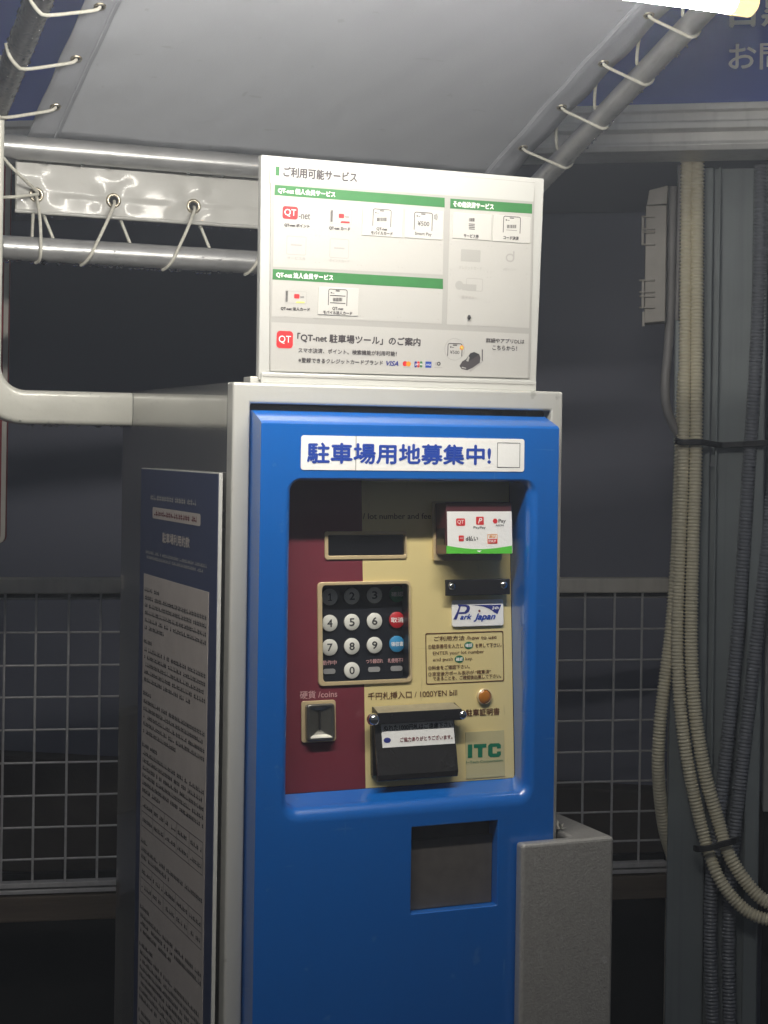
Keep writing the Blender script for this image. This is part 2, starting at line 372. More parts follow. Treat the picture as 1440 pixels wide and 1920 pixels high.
MB().box(FEN, u0, u1, bot - .006, bot + .004, -.012, .012).build('bottom_rail', 'wire', fe, bevel=.001)
MB().box(FEN, u0, u1, bot - .018, bot - .010, -.012, .012).build('bottom_rail', 'wire', fe, bevel=.001)
MB().box(FEN, u0, u1, FEN.uv(110, 1722)[1], bot - .022, -.02, .018).build('kick_plank', 'plank', fe, bevel=.002)
for ue in (u0 + .01, u1 + .045):
    MB().box(FEN, ue - .02, ue + .02, 0, rb, -.07, -.022).build('fence_post', 'rail', fe, bevel=.002)
MB().box(FEN, u0, u1 + .3, .0, FEN.uv(110, 1722)[1] + .03, -.26, -.24).build('under_plank_darkness', 'dark', fe)  # black sheet added to stand for the darkness below the plank

# red sign at the left edge
RS = vplane(at(0, 800, 3.25), 0)
rs = thing('red_sign', 'tall dark red sign with a pale rounded rim cut by the left edge', 'sign', RS.hit(-40, 1018), 0)
q = (RS.uv(-70, 760)[0], RS.uv(13.5, 760)[0], RS.uv(5, 1019)[1], RS.uv(5, 300)[1])
MB().prism(RS, rrect(*q, .014), -.012, 0).build('sign_plate', 'redsign', rs)
ringframe(MB(), RS, q, (q[0] + .009, q[1] - .009, q[2] + .009, q[3] - .009), .014, .006, .0005, .0035).build('rim', 'rim', rs, bevel=.0008)
MB().box(RS, q[0] + .002, q[0] + .022, 0, q[3] - .1, -.06, -.013).build('sign_post', 'pipe', rs)

# ------------------------------------------------------------------ column and conduits
CP = vplane(at(1290, 1000, 3.50), WY)
co = thing('steel_column', 'grey green steel column at the right carrying the conduits', 'column', CP.pt(CP.uv(1320, 1500)[0], 0), WY)
cu = lambda x, y=1500: CP.uv(x, y)[0]
ctop = FAS.uv(1300, 284)[1] - .003
MB().box(CP, cu(1252), cu(1322), 0, ctop, -.03, 0).build('left_flange', 'column', co, bevel=.003)
MB().box(CP, cu(1322) + .001, cu(1424), 0, ctop, -.03, -.022).build('web_plate', 'column', co)
MB().box(CP, cu(1331), cu(1335), 0, ctop, -.021, .004).build('edge_rib', 'column', co, bevel=.001)
MB().box(CP, cu(1396), cu(1424), 0, ctop, -.0215, -.002).build('right_flange', 'column', co, bevel=.003)
MB().box(CP, cu(1322) - .002, cu(1331), 1.42, 1.424, .001, .006).build('flange_seam', 'darkcond', co)
pw = thing('pale_panel', 'pale grey wall panel at the right edge beyond the column', 'panel', CP.pt(cu(1440), FEN.uv(110, 1500)[1]), WY)
MB().box(CP, cu(1431), cu(1640), CP.uv(1435, 1532)[1], ctop, -.12, -.05).build('panel_face', 'pale', pw, bevel=.003)
MB().box(CP, cu(1431) + .004, cu(1640), 0, CP.uv(1435, 1532)[1] - .002, -.13, -.08).build('panel_foot', 'dark', pw)

def conduit(name, pp, rpx, Ypp, m, label, group, pitch=.0072, amp=.20):
    pts3 = [at(x, y, Y) for (x, y), Y in zip(pp, Ypp)]
    Y0 = Ypp[len(Ypp) // 2]; r = rpx / F * Y0
    C = catmull(pts3, .004) if pitch else catmull(pts3, .01)
    if pitch:
        st_ = pitch / 4; D = [C[0]]; acc = 0; i = 0; pos = C[0]
        while i < len(C) - 1:
            seg = (C[i + 1] - pos).length
            if seg >= st_ - acc: pos = pos + (C[i + 1] - pos).normalized() * (st_ - acc); D.append(pos); acc = 0
            else: acc += seg; i += 1; pos = C[i]
        C = D
    if pitch:
        rr = [r * (1 if i % 4 < 2 else 1 - amp) for i in range(len(C))]
    else: rr = r
    b = min(p.z for p in C)
    o = MB().tube(C, rr, 14).build(name, m, None, smooth=None if pitch else 60)
    for p in o.data.polygons: p.use_smooth = True
    return solo(o, label, 'conduit' if 'conduit' in name else 'pipe', group)
G1 = 'beige ribbed conduits down the column'; G2 = 'dark ribbed conduits down the column'
conduit('ribbed_conduit', [(1288, 290), (1286, 500), (1284, 700), (1281, 880), (1275, 1030), (1270, 1200), (1276, 1330), (1293, 1450), (1318, 1560), (1345, 1640), (1385, 1695), (1430, 1722), (1500, 1730)], 12.3,
        [3.455] * 9 + [3.43, 3.42, 3.41, 3.4], 'beige', 'beige ribbed conduit, left one of the two bending right under the lower strap', G1)
conduit('ribbed_conduit', [(1308, 290), (1307, 500), (1306, 700), (1304, 880), (1299, 1030), (1296, 1200), (1303, 1330), (1322, 1450), (1347, 1540), (1366, 1600), (1400, 1655), (1440, 1692), (1510, 1715)], 13.2,
        [3.45] * 9 + [3.43, 3.42, 3.41, 3.4], 'beige', 'beige ribbed conduit, right and thicker one of the pair held by the lower strap', G1)
conduit('ribbed_conduit', [(1282, 700), (1274, 900), (1268, 1050), (1258, 1180), (1247, 1270), (1238, 1350), (1234, 1430), (1238, 1500), (1247, 1560), (1262, 1610)], 12.5,
        [3.50, 3.50, 3.49, 3.48, 3.48, 3.48, 3.49, 3.51, 3.53, 3.56], 'beige', 'beige ribbed conduit that bows out left of the column over the mesh fence', G1)
conduit('ribbed_conduit', [(1427, 290), (1424, 500), (1416, 700), (1404, 880), (1394, 1040), (1384, 1180), (1370, 1330), (1352, 1500), (1336, 1640), (1332, 1760), (1337, 1950)], 13,
        [3.475] * 11, 'darkcond', 'dark ribbed conduit on the column, nearer the beige pair', G2, .0075, .2)
conduit('ribbed_conduit', [(1468, 600), (1456, 830), (1440, 1000), (1424, 1150), (1404, 1330), (1386, 1480), (1374, 1600), (1366, 1740), (1368, 1950)], 13,
        [3.475] * 9, 'darkcond', 'dark ribbed conduit at the far right edge of the column', G2, .0075, .2)
conduit('smooth_pipe', [(1262, 350), (1259, 450), (1257, 560), (1253, 650), (1247, 720), (1250, 765), (1264, 800), (1280, 825)], 8.5, [3.50] * 8, 'greyplastic',
        'smooth grey cable pipe curving in beside the beige conduits', None, None)
conduit('smooth_pipe', [(1276, 300), (1273, 420), (1271, 520), (1269, 600)], 4.0, [3.50] * 4, 'greyplastic',
        'thin grey pipe close against the left beige conduit near the top', None, None)
# straps
s1 = [at(x, y, Y) for x, y, Y in ((1268, 826, 3.45), (1276, 829, 3.428), (1292, 829, 3.424), (1312, 829, 3.424), (1322, 830, 3.44), (1350, 834, 3.47), (1395, 833, 3.46), (1412, 832, 3.455), (1440, 830, 3.45), (1480, 828, 3.46))]
st = MB()
for dy in (-.0035, 0, .0035): st.tube([p + Vector((0, 0, dy)) for p in catmull(s1, .01)], .0030, 6)
solo(st.build('cable_strap', 'strap', smooth=60), 'black strap pulled round all conduits at the upper part of the column', 'strap', 'black straps round the conduits')
s2 = [at(x, y, Y) for x, y, Y in ((1302, 1590, 3.45), (1310, 1592, 3.412), (1330, 1590, 3.408), (1352, 1583, 3.408), (1376, 1577, 3.41), (1384, 1572, 3.45))]
st = MB()
for dy in (-.0035, 0, .0035): st.tube([p + Vector((0, 0, dy)) for p in catmull(s2, .01)], .0032, 6)
solo(st.build('cable_strap', 'strap', smooth=60), 'short black strap round the two bending beige conduits low on the column', 'strap', 'black straps round the conduits')
# utility box
UB = vplane(at(1230, 480, 3.46), WY)
ub = thing('cable_box', 'narrow cream plastic cable box with clip hinges left of the conduits', 'box', UB.hit(1230, 605), WY)
q = RD(UB, 1211, 385, 1247, 606)
MB().prism(UB, [(q[0], q[2]), (q[1], q[2] + .004), (q[1], q[3]), (q[0], q[3])], -.06, 0).build('box_body', 'creamplastic', ub, bevel=.002)
MB().prism(UB, [(q[0] + .001, q[3] + .001), (q[1], q[3] + .003), (q[1] + .002, q[3] + .042), (q[0] + .006, q[3] + .032)], -.06, -.004).build('box_cap', 'creamplastic', ub, bevel=.002)
for y in (407, 430, 436, 459, 526, 548, 556, 577):
    a = RC(UB, 1199 if y > 500 else 1203, y - 1.5, 1228, y + 1.5); MB().box(UB, *a, .0005, .009).build('clip', 'creamplastic', ub, bevel=.0008)
for y0_, y1_ in ((407, 459), (526, 577)):
    a = RC(UB, 1203, y0_, 1208, y1_); MB().box(UB, *a, -.01, .006).build('hinge_rod', 'creamplastic', ub, bevel=.001)
a = RC(UB, 1204, 585, 1209, 612); MB().box(UB, *a, -.012, .004).build('hook', 'creamplastic', ub, bevel=.001)

# ================================================================== PAYMENT MACHINE
pm = thing('payment_machine', 'blue and silver parking payment machine with keypad under the canopy', 'payment machine', FP.pt(0, 0), YAW)
rc4 = lambda e, w: [FP.pt(u, v, w) for u, v in ((e, e), (CW - e, e), (CW - e, CTOP - e), (e, CTOP - e))]
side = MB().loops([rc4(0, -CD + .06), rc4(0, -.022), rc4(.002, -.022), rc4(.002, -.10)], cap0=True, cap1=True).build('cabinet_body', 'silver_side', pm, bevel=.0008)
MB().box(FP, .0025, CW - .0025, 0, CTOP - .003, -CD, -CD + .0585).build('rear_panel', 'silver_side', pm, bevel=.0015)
# front frame
iu0, iu1 = FP.uv(467, 1200)[0], FP.uv(1032, 900)[0]; iv = FP.uv(470, 756)[1]
fu0 = FP.uv(467.5, 900)[0]
ft = MB()
ft.loops([[FP.pt(u, v, w) for u, v, w in ((0, 0, -.021), (0, CTOP, -.021), (CW, CTOP, -.021), (CW, 0, -.021))],
          [FP.pt(u, v, w) for u, v, w in ((0, 0, 0), (0, CTOP, 0), (CW, CTOP, 0), (CW, 0, 0))],
          [FP.pt(u, v, w) for u, v, w in ((fu0, 0, 0), (fu0, iv, 0), (iu1, iv, 0), (iu1, 0, 0))],
          [FP.pt(u, v, w) for u, v, w in ((fu0, 0, -.021), (fu0, iv, -.021), (iu1, iv, -.021), (iu1, 0, -.021))]], closed=False)
ft.build('front_frame', 'silver', pm, bevel=.003, seg=3)
# door
DW = .034
du0, du1 = fu0 + .0025, FP.uv(1044, 1100, DW)[0]
dv1 = FP.uv(490, 793, DW)[1]; dvb = iv - .0085
DP = Plane(FP.pt(0, 0, DW), FP.U, FP.V)
hu0, hu1 = DP.uv(541, 1200)[0], DP.uv(996, 1150)[0]; hv1 = DP.uv(770, 901)[1]; hv0 = DP.uv(770, 1506)[1]
ztop, zbot = hv1, DP.uv(770, 1474)[1] + .016
PT, PB = .072, .044        # depth of the panel behind door front at top and bottom
p0 = DP.pt(0, zbot, -PB); p1 = DP.pt(0, ztop, -PT)
PN = Plane(p0, FP.U, p1 - p0); PL_ = (p1 - p0).length
pu0, pu1 = hu0 - .006, PN.uv(961, 1250)[0]
pv0 = PN.uv(750, 1474)[1]; pv1 = PL_ - .001
vs_ = DP.uv(770, 1530)[1]                    # split of the door face between recess and receipt pocket
d = MB()
n = 6
def LP(q, r, w): return [DP.pt(u, v, w) for u, v in rrect(*q, r, n)]
outer = (du0 + .0005, du1, vs_, dv1)
hole = (hu0 - .008, hu1 + .009, hv0 - .014, hv1 + .003)
rings = [LP(outer, .0006, 0), LP(hole, .022, 0)]
for a_ in (12, 25, 38, 51, 64, 77, 90):
    t = math.radians(a_); i_ = .018 * math.sin(t); rings.append(LP((hole[0] + i_ * .65, hole[1] - i_ * .65, hole[2] + i_, hole[3] - i_ * .25), .022 - i_ * .5, -.018 * (1 - math.cos(t))))
last = [PN.pt(u, v, .0008) for u, v in rrect(pu0, pu1, pv0, pv1, .006, n)]
mid = [(a + (b - a) * .92) for a, b in zip(rings[-1], last)]
rings += [last]
d.loops(rings)
# outer skirt (chamfered top, nearly straight sides)
vbot = 0.12
sk = lambda e, w: [DP.pt(u, v, w) for u, v in ((du0 + .0005 - e[0], vbot), (du0 + .0005 - e[0], dv1 + e[1]), (du1 + e[2], dv1 + e[1]), (du1 + e[2], vbot))]
ch = dvb - dv1
d.loops([sk((.0015, ch, -.006), -DW - .015), sk((.0015, ch, -.006), -DW + .0), sk((.0015, ch * .94, -.004), -DW + .004), sk((0.0, .0040, 0.0), -.0050), sk((0, .0030, 0), -.0030), sk((0, .0016, 0), -.0010), sk((0, 0, 0), 0)][::-1], closed=False)
# lower part with receipt opening
ru = RD(DP, 771, 1550, 932.6, 1698.6)
lo = (du0 + .0005, du1, vbot, vs_ - .0)
d.loops([LP(lo, .0006, 0), LP((ru[0], ru[1], ru[2], ru[3]), .002, 0), LP((ru[0] + .001, ru[1] - .001, ru[2] + .001, ru[3] - .001), .0015, -.001),
         LP((ru[0] + .001, ru[1] - .001, ru[2] + .001, ru[3] - .001), .0015, -.026)])
door = d.build('door', 'blue', pm, smooth=32)
wn = door.modifiers.new('normals', 'WEIGHTED_NORMAL'); wn.keep_sharp = True; wn.weight = 80
MB().box(DP, ru[0] - .004, ru[1] + .004, ru[2] - .004, ru[3] + .004, -.03, -.0255).build('receipt_tray_back', 'receipt', pm)
MB().box(DP, ru[0] + .0015, ru[1] - .0015, ru[2] + .0015, ru[3] - .022, -.018, -.0145).build('receipt_flap', 'receipt', pm, bevel=.0008)
# control panel face (with wells for keypad)
def punched(mb, pl, rect, holes, w):
    us = sorted({rect[0], rect[1]} | {h[0] for h in holes} | {h[1] for h in holes}); vs = sorted({rect[2], rect[3]} | {h[2] for h in holes} | {h[3] for h in holes})
    for i in range(len(us) - 1):
        for j in range(len(vs) - 1):
            cu_, cv_ = (us[i] + us[i + 1]) / 2, (vs[j] + vs[j + 1]) / 2
            if not (rect[0] <= cu_ <= rect[1] and rect[2] <= cv_ <= rect[3]): continue
            if any(h[0] < cu_ < h[1] and h[2] < cv_ < h[3] for h in holes): continue
            mb.poly(pl, [(us[i], vs[j]), (us[i + 1], vs[j]), (us[i + 1], vs[j + 1]), (us[i], vs[j + 1])], w)
split = PN.uv(682.5, 1250)[0]
kq = RC(PN, 603, 1095.5, 767, 1276)
kf = RC(PN, 595, 1090, 770, 1283)
kh = (kq[0], kq[1], kq[2], kq[3])
dq = RC(PN, 614, 1002, 760, 1042); df = RC(PN, 608, 996, 762, 1048.5)
m_ = MB(); punched(m_, PN, (pu0 + .0005, split, pv0 + .0005, pv1), [kh, dq], 0); m_.build('maroon_panel', 'maroon', pm)
m_ = MB(); punched(m_, PN, (split, pu1 - .0005, pv0 + .0005, pv1), [kh, dq], 0); m_.build('gold_panel', 'gold', pm)
# display
dsp = MB(); ringframe(dsp, PN, df, (dq[0] + .0005, dq[1] - .0005, dq[2] + .0005, dq[3] - .0005), .004, .002, -.004, .0022); dsp_ = dsp.build('display_frame', 'goldtrim', pm, bevel=.0007)
MB().box(PN, dq[0] - .001, dq[1] + .001, dq[2] - .001, dq[3] + .001, -.008, -.0035).build('display_screen', 'screen', dsp_)
# keypad
KD = .024
kp = MB(); ringframe(kp, PN, kf, (kq[0] + .0005, kq[1] - .0005, kq[2] + .0005, kq[3] - .0005), .006, .005, -.001, .003)
kp_ = kp.build('keypad_frame', 'goldtrim', pm, bevel=.0009)
kw = MB(); a, b = rrect(kq[0] + .0006, kq[1] - .0006, kq[2] + .0006, kq[3] - .0006, .005), rrect(kq[0] - .010, kq[1] + .001, kq[2] - .001, kq[3] + .001, .004)
kw.loops([[PN.pt(*p, .0026) for p in a], [PN.pt(*p, -KD) for p in b]], cap1=True)
kw.build('keypad_well', 'keypad', kp_)
rows = [(1119.5, 1114), (1168.5, 1162.5), (1214, 1207.5), (1259, 1253.5)]
cols = [618.5, 660, 702.5, 744.5]
keys = [['1', '2', '3', 'g'], ['4', '5', '6', 'r'], ['7', '8', '9', 'b'], [None, '0', None, None]]
KW = Plane(PN.pt(0, 0, -KD), PN.U, PN.V)
rb_ = 14.3 * (KW.uv(661, 1160)[0] - KW.uv(660, 1160)[0])
for r_, (ya, yb) in enumerate(rows):
    for c_, x in enumerate(cols):
        k = keys[r_][c_]; y = ya + (yb - ya) * c_ / 3; u, v = KW.uv(x, y, .003)
        if k is None:
            MB().prism(KW, rrect(u - .0085, u + .0085, v - .0034, v + .0034, .0032), .0002, .0016).build('indicator_lamp', 'led', kp_)
            continue
        mm = {'g': 'btn_green', 'r': 'btn_red', 'b': 'btn_blue'}.get(k, 'btn_white')
        bt = MB().lathe(KW, u, v, [(rb_ * 1.08, .0002), (rb_ * 1.08, .001)], 28).build('button_ring', 'black', kp_)
        bt = MB().lathe(KW, u, v, [(rb_, .0008), (rb_, .0030), (rb_ * .93, .0036)], 28).build('button', mm, kp_, smooth=40)
        p = Print(KW, .0037)
        t, hh, wd = {'g': ('確認', 9, 11), 'r': ('取消', 10, 11.5), 'b': ('領収書', 8.5, 11.5)}.get(k, (k, 14.5, 3.6 if k == '1' else 5.0))
        ink = 'inkwhite' if k in 'grb' else 'ink'
        if k == '1':
            p.pts([(x - .3, y - 7), (x + 1.6, y - 7), (x + 1.6, y + 7), (x - .6, y + 7), (x - .6, y - 4), (x - 3.4, y - 2.6), (x - 3.4, y - 4.6)], 'ink', .0002); p.rect(x - 3.4, y + 5.6, x + 4, y + 7.1, 'ink', .00025)
        else: p.text(t, x - wd, y, x + wd, y - .2, hh, ink, .010 if k in 'grb' else .016 if k != '1' else 0, dw=.0002)
        p.done(kp_, 'key_print')
p = Print(KW, .0004)
p.text('動作中', 604, 1243, 631, 1242, 9, 'inkpink', .012); p.text('つり銭切れ', 686, 1240, 718, 1239, 8.5, 'inkpink', .012); p.text('札使用不可', 727, 1238.5, 759, 1237.5, 8.5, 'inkpink', .012)
p.done(kp_, 'key_print')
# printing on the panel
p = Print(PN, .0003)
p.text('/ lot number and fee', 680, 968, 808, 967.5, 11, 'inkbrown', .006)
p.text('硬貨 /coins', 562, 1303, 632, 1300.5, 15, 'inkpink', .006)
p.text('千円札挿入口 / 1000YEN bill', 689.5, 1304.3, 857, 1299.6, 14, 'inkbrown', .006)
p.text('駐車証明書', 873, 1336.5, 936.5, 1334, 13.5, 'inkbrown', .014)
# how-to box
a = RD(PN, 797, 1187.5, 945, 1277)
o_ = rrect(*a, .0025); i_ = rrect(a[0] + .0013, a[1] - .0013, a[2] + .0013, a[3] - .0013, .0018)
p.mb('inkbrown').loops([[PN.pt(*x, .0006) for x in o_], [PN.pt(*x, .0006) for x in i_]])
p.text('ご利用方法 /how to use', 813.5, 1197, 931, 1194.5, 9, 'inkbrown', .010)
p.text('①駐車番号を入力し', 802.5, 1212.5, 868, 1211, 8.6, 'inkbrown', .012)
p.text('を押して下さい。', 891, 1210.5, 940, 1209, 8.2, 'inkbrown', .012)
p.text('ENTER your lot number', 811.5, 1225.5, 907.5, 1223, 8.6, 'inkbrown', .004)
p.text('and push', 811.5, 1237.5, 849, 1236.5, 8.6, 'inkbrown', .004)
p.text('key.', 872.5, 1236, 886.5, 1235.5, 8, 'inkbrown', .004)
p.text('②料金をご確認下さい。', 802.5, 1252, 880.5, 1250, 8, 'inkbrown', .012)
p.text('③車室後方ポール表示が “精算済”', 802.5, 1263.5, 920.5, 1260, 8, 'inkbrown', .012)
p.text('であることを、ご確認後出庫して下さい。', 811.5, 1272, 939.5, 1268, 8, 'inkbrown', .012)
for x, y in ((878.7, 1210), (861, 1235.8)):
    p.disc(x, y, 6.9, 'inkgreen3', sx=1.4); p.text('確認', x - 6.5, y, x + 6.5, y, 7, 'inkwhite', .010, dw=.0006)
p.done(pm, 'panel_print')
# ITC label
a = RD(PN, 872, 1373, 946, 1455)
il = MB().prism(PN, rrect(*a, .001), .0002, .0010).build('maker_label', 'itc', pm)
p = Print(PN, .0011)
yy_ = lambda pp: [(x, y - (x - 877) * .045) for x, y in pp]
p.pts(yy_([(877, 1396), (885.5, 1396), (885.5, 1421), (877, 1421)]), 'inkgreen3')
p.pts(yy_([(888, 1396), (912, 1396), (912, 1403), (904.5, 1403), (904.5, 1421), (896, 1421), (896, 1403), (888, 1403)]), 'inkgreen3')
p.pts(yy_([(935, 1396), (939, 1399), (939, 1406), (931.5, 1406), (931.5, 1402.5), (923.5, 1402.5), (923.5, 1415), (931.5, 1415), (931.5, 1411.5), (939, 1411.5), (939, 1418), (935, 1421.5), (919, 1421.5), (915, 1418), (915, 1399.5), (919, 1396)]), 'inkgreen3')
p.text('I−Tech Corporation', 874, 1429, 942, 1427, 6.5, 'inkgreen3', .004)
p.done(il, 'label_print')
# coin slot
a = RC(PN, 564, 1313, 628.5, 1391); cs = MB().prism(PN, rrect(*a, .004), .0003, .003).build('coin_slot_plate', 'goldtrim', pm, bevel=.0008)
b = RC(PN, 571, 1319, 623, 1388); c = MB()
bl = (b[0], b[1], b[2], b[3]); uc = (b[0] + b[1]) / 2; W_, H_ = b[1] - b[0], b[3] - b[2]
rr = []
for i_, w in ((0, .0031), (0, .0090), (.0012, .0105), (.0030, .0105), (.0045, .0085)):
    rr.append([PN.pt(x, y, w) for x, y in rrect(b[0] + i_, b[1] - i_, b[2] + i_, b[3] - i_, .004 - i_ * .4)])
c.loops(rr)
# funnel: two facets leaning into a centre slit and a scoop at the bottom
tl, tr, br, bl_ = (b[0] + .0045, b[3] - .0045), (b[1] - .0045, b[3] - .0045), (b[1] - .0045, b[2] + .0045), (b[0] + .0045, b[2] + .0045)
sT, sB = (uc, b[3] - .010), (uc, b[2] + H_ * .30)
P3 = lambda q, w: PN.pt(q[0], q[1], w)
c.add([P3(tl, .0085), P3(tr, .0085), P3(br, .0085), P3(bl_, .0085), P3(sT, .0040), P3(sB, .0034)],
      [(0, 4, 1), (0, 3, 5, 4), (1, 4, 5, 2), (3, 2, 5)])
csm = c.build('coin_funnel', 'coinmetal', cs, bevel=.0006)
sc_ = MB(); arc = [(uc + (W_ * .38) * math.cos(math.radians(a)), b[2] + .0055 + H_ * .13 * math.sin(math.radians(a))) for a in range(180, -1, -15)]
bots = [(x_, b[2] + .0042) for x_, y_ in arc]
sc_.loops([[P3(q, .0050 + .005 * (1 - (q[1] - b[2]) / (H_ * .17))) for q in arc], [P3((q[0], b[2] + .004), .0112) for q in arc], [P3((q[0], b[2] + .0035), .0098) for q in arc]], closed=False)
sc_.build('coin_scoop', 'scoop', cs, smooth=60)
MB().box(PN, uc - .0011, uc + .0011, sB[1], sT[1] + .002, .0035, .0062).build('coin_slit', 'dark', cs)
# amber button
u, v = PN.uv(906.8, 1306); rr_ = 14.3 * .00066
ab = MB().lathe(PN, u, v, [(rr_ * 1.16, .0003), (rr_ * 1.16, .0035), (rr_ * 1.02, .0045), (rr_ * .98, .002)], 28, cap1=False).build('button_bezel', 'goldtrim', pm, smooth=40)
MB().lathe(PN, u, v, [(rr_, .0004), (rr_, .003), (rr_ * .85, .0048), (rr_ * .45, .0058)], 28).build('amber_button', 'amber', ab, smooth=60)
# logo plate
a = RD(PN, 845.5, 1125.5, 942.5, 1172.5)
lp = MB().prism(PN, rrect(*a, .003), .0003, .0035).build('logo_plate', 'sticker', pm, bevel=.0007)
p = Print(PN, .0037); z3 = lambda x, y: (760 + x / 4.8, 900 + y / 4.8)
p.pts([z3(*q) for q in ((430, 1256), (460, 1256), (475, 1215), (500, 1128), (478, 1120), (470, 1124), (482, 1140), (468, 1180))], 'inknavy')
p.pts([z3(*q) for q in ((478, 1121), (545, 1121), (575, 1132), (582, 1155), (572, 1185), (545, 1203), (478, 1206), (484, 1190), (532, 1187), (550, 1165), (552, 1148), (535, 1137), (488, 1136))], 'inknavy')
p.text('ark', *z3(490, 1232), *z3(598, 1230), 10.5, 'inkblue', .03, .35)
p.text('Japan', *z3(612, 1238), *z3(812, 1234), 16, 'inkblue', .03, .35)
p.pts([z3(*q) for q in ((590, 1126), (862, 1122), (828, 1207), (800, 1190), (760, 1160), (710, 1140), (650, 1130))], 'inknavy')
p.text('24h', *z3(775, 1152), *z3(840, 1150), 5.5, 'inkwhite', .02, .3, dw=.0006)
p.disc(*z3(665, 1178), 2.3, 'inkdred', dw=.0006)
p.done(lp, 'logo_print')
# black plate with two screws
a = RD(PN, 836, 1087, 957, 1114.5, .014)
bp = MB().box(PN, *a, .010, .014).build('black_guard_plate', 'black', pm, bevel=.001)
MB().box(PN, a[0] + .01, a[1] - .01, a[2] + .006, a[3] - .006, .0005, .0098).build('guard_spacer', 'black', bp)
for x, y in ((847, 1099), (944.5, 1096.5)):
    u, v = PN.uv(x, y, .014); s_ = MB().lathe(PN, u, v, [(.0054, .0142), (.0052, .0160), (.0034, .0175), (.0012, .0181)], 20).build('screw', 'chrome', bp, smooth=60)
    MB().box(PN, u - .0026, u + .0026, v - .0005, v + .0005, .0172, .01835).build('screw_cross', 'dark', bp)
    MB().box(PN, u - .0005, u + .0005, v - .0026, v + .0026, .0172, .01836).build('screw_cross', 'dark', bp)
# code reader
RW = .040
a = RD(PN, 838, 959, 960.5, 1037, RW)
at_ = PN.uv(838, 941, RW)[1]
rd = MB().prism(PN, rrect(a[0] - .001, a[1] + .001, a[2] - .0006, at_, .0025), .004, RW - .0006).build('code_reader', 'readerbox', pm, bevel=.0018)
MB().prism(PN, rrect(a[0] - .004, a[1] + .002, a[2] - .009, at_ + .002, .002), .0003, .0055).build('reader_base', 'goldtrim', rd, bevel=.0008)
MB().box(PN, a[0] - .0018, a[0] + .004, a[2] + .012, a[2] + .034, .010, RW - .006).build('reader_vent', 'black', rd)
rs_ = MB().prism(PN, rrect(*a, .0008), RW - .0004, RW + .0004).build('reader_sticker', 'sticker', rd)
p = Print(PN, RW + .0005)
p.pts([(836.8, 1038)] + [(836.8 + 123 * t / 12, 1023 + 6.5 * math.sin(math.pi * t / 12)) for t in range(13)] + [(959.8, 1038)], 'inkgreen2')
p.pts([z3(*q) for q in ((640, 635), (687, 635), (663, 651))], 'inkwhite', .0005)
p.rect(855, 972, 872, 986, 'inkred', r=3); p.text('QT', 857.5, 979, 869.5, 979, 8, 'inkwhite', .0)
p.rect(892.5, 968.8, 907, 984, 'inkred', r=2); p.text('P', 896, 976.5, 904, 976.5, 10, 'inkwhite', .01, .3); p.text('PayPay', 887.7, 989.6, 910.4, 989.6, 6, 'inkgrey', .005)
p.disc(928.2, 977, 5.2, 'inkred', n=6); p.text('Pay', 934.5, 977.5, 948, 977.5, 9, 'inkgrey', .012); p.text('AEON', 929, 985, 944, 985, 3.6, 'inkgrey', .01)
p.rect(860, 1004, 869.8, 1015, 'inkred', r=2); p.rect(861.8, 1008, 868, 1010, 'inkpink', .0004); p.text('d払い', 873, 1010, 896, 1009.5, 9.5, 'ink', .018)
p.outline(913.8, 1001.5, 932.5, 1019.4, 1, 'inkorange', 1.5); p.rect(914.5, 1010.5, 932, 1019, 'inkred', .0004); p.text('au', 917, 1006, 929, 1006, 5, 'inkorange', .02, .2); p.text('PAY', 916, 1014.8, 930, 1014.8, 5.5, 'inkwhite', .01, dw=.0006)
p.done(rd, 'sticker_print')
# bill slot
BW = .022
b0, b1 = PN.uv(709, 1345, BW)[0], PN.uv(866, 1336, BW)[0]
vt, vb_ = PN.uv(785, 1333, BW)[1], PN.uv(785, 1354, BW)[1]
bb = MB()
bb.prism(PN, [(b0, vb_), (b1, vb_), (b1, vt), (b0, vt)], BW - .0015, BW)
bb_ = bb.build('bill_guard', 'black', pm, bevel=.0006)
br2 = MB(); br2.add([PN.pt(b0 + .0005, vt, BW - .001), PN.pt(b1 - .0005, vt, BW - .001), PN.pt(b1 - .004, vt + .007, .0015), PN.pt(b0 + .002, vt + .007, .0015),
                     PN.pt(b0 + .0005, vt - .0015, BW - .002), PN.pt(b1 - .0005, vt - .0015, BW - .002), PN.pt(b1 - .004, vt + .0055, .0005), PN.pt(b0 + .002, vt + .0055, .0005)],
                    [(0, 1, 2, 3), (7, 6, 5, 4), (0, 3, 7, 4), (1, 5, 6, 2), (0, 4, 5, 1), (3, 2, 6, 7)])
br2.build('guard_top', 'bracket', bb_)
for uu in (b0 + .0002, b1 - .002):
    e = MB(); e.add([PN.pt(uu, vt, BW - .0015), PN.pt(uu, vb_, BW - .0015), PN.pt(uu, vb_, .001), PN.pt(uu, vt + .0065, .001), PN.pt(uu + .0015, vt, BW - .0015), PN.pt(uu + .0015, vb_, BW - .0015), PN.pt(uu + .0015, vb_, .001), PN.pt(uu + .0015, vt + .0065, .001)],
                    [(0, 1, 2, 3), (7, 6, 5, 4), (0, 4, 5, 1), (3, 2, 6, 7), (0, 3, 7, 4), (1, 5, 6, 2)]); e.build('guard_cheek', 'black', bb_)
for uu, s_ in ((b0 - .0052, 1), (b1 + .002, .8)):
    c_ = PN.pt(uu, (vt + vb_) / 2 - .001, BW - .004)
    MB().ball(c_, .0086 * s_, 16, 10).build('dome_nut', 'chrome', bb_, smooth=80)
for x in (735, 836):
    u, v = PN.uv(x, 1343, BW); MB().lathe(PN, u, v, [(.0022, BW + .0001), (.0019, BW + .0012)], 14).build('guard_screw', 'black', bb_)
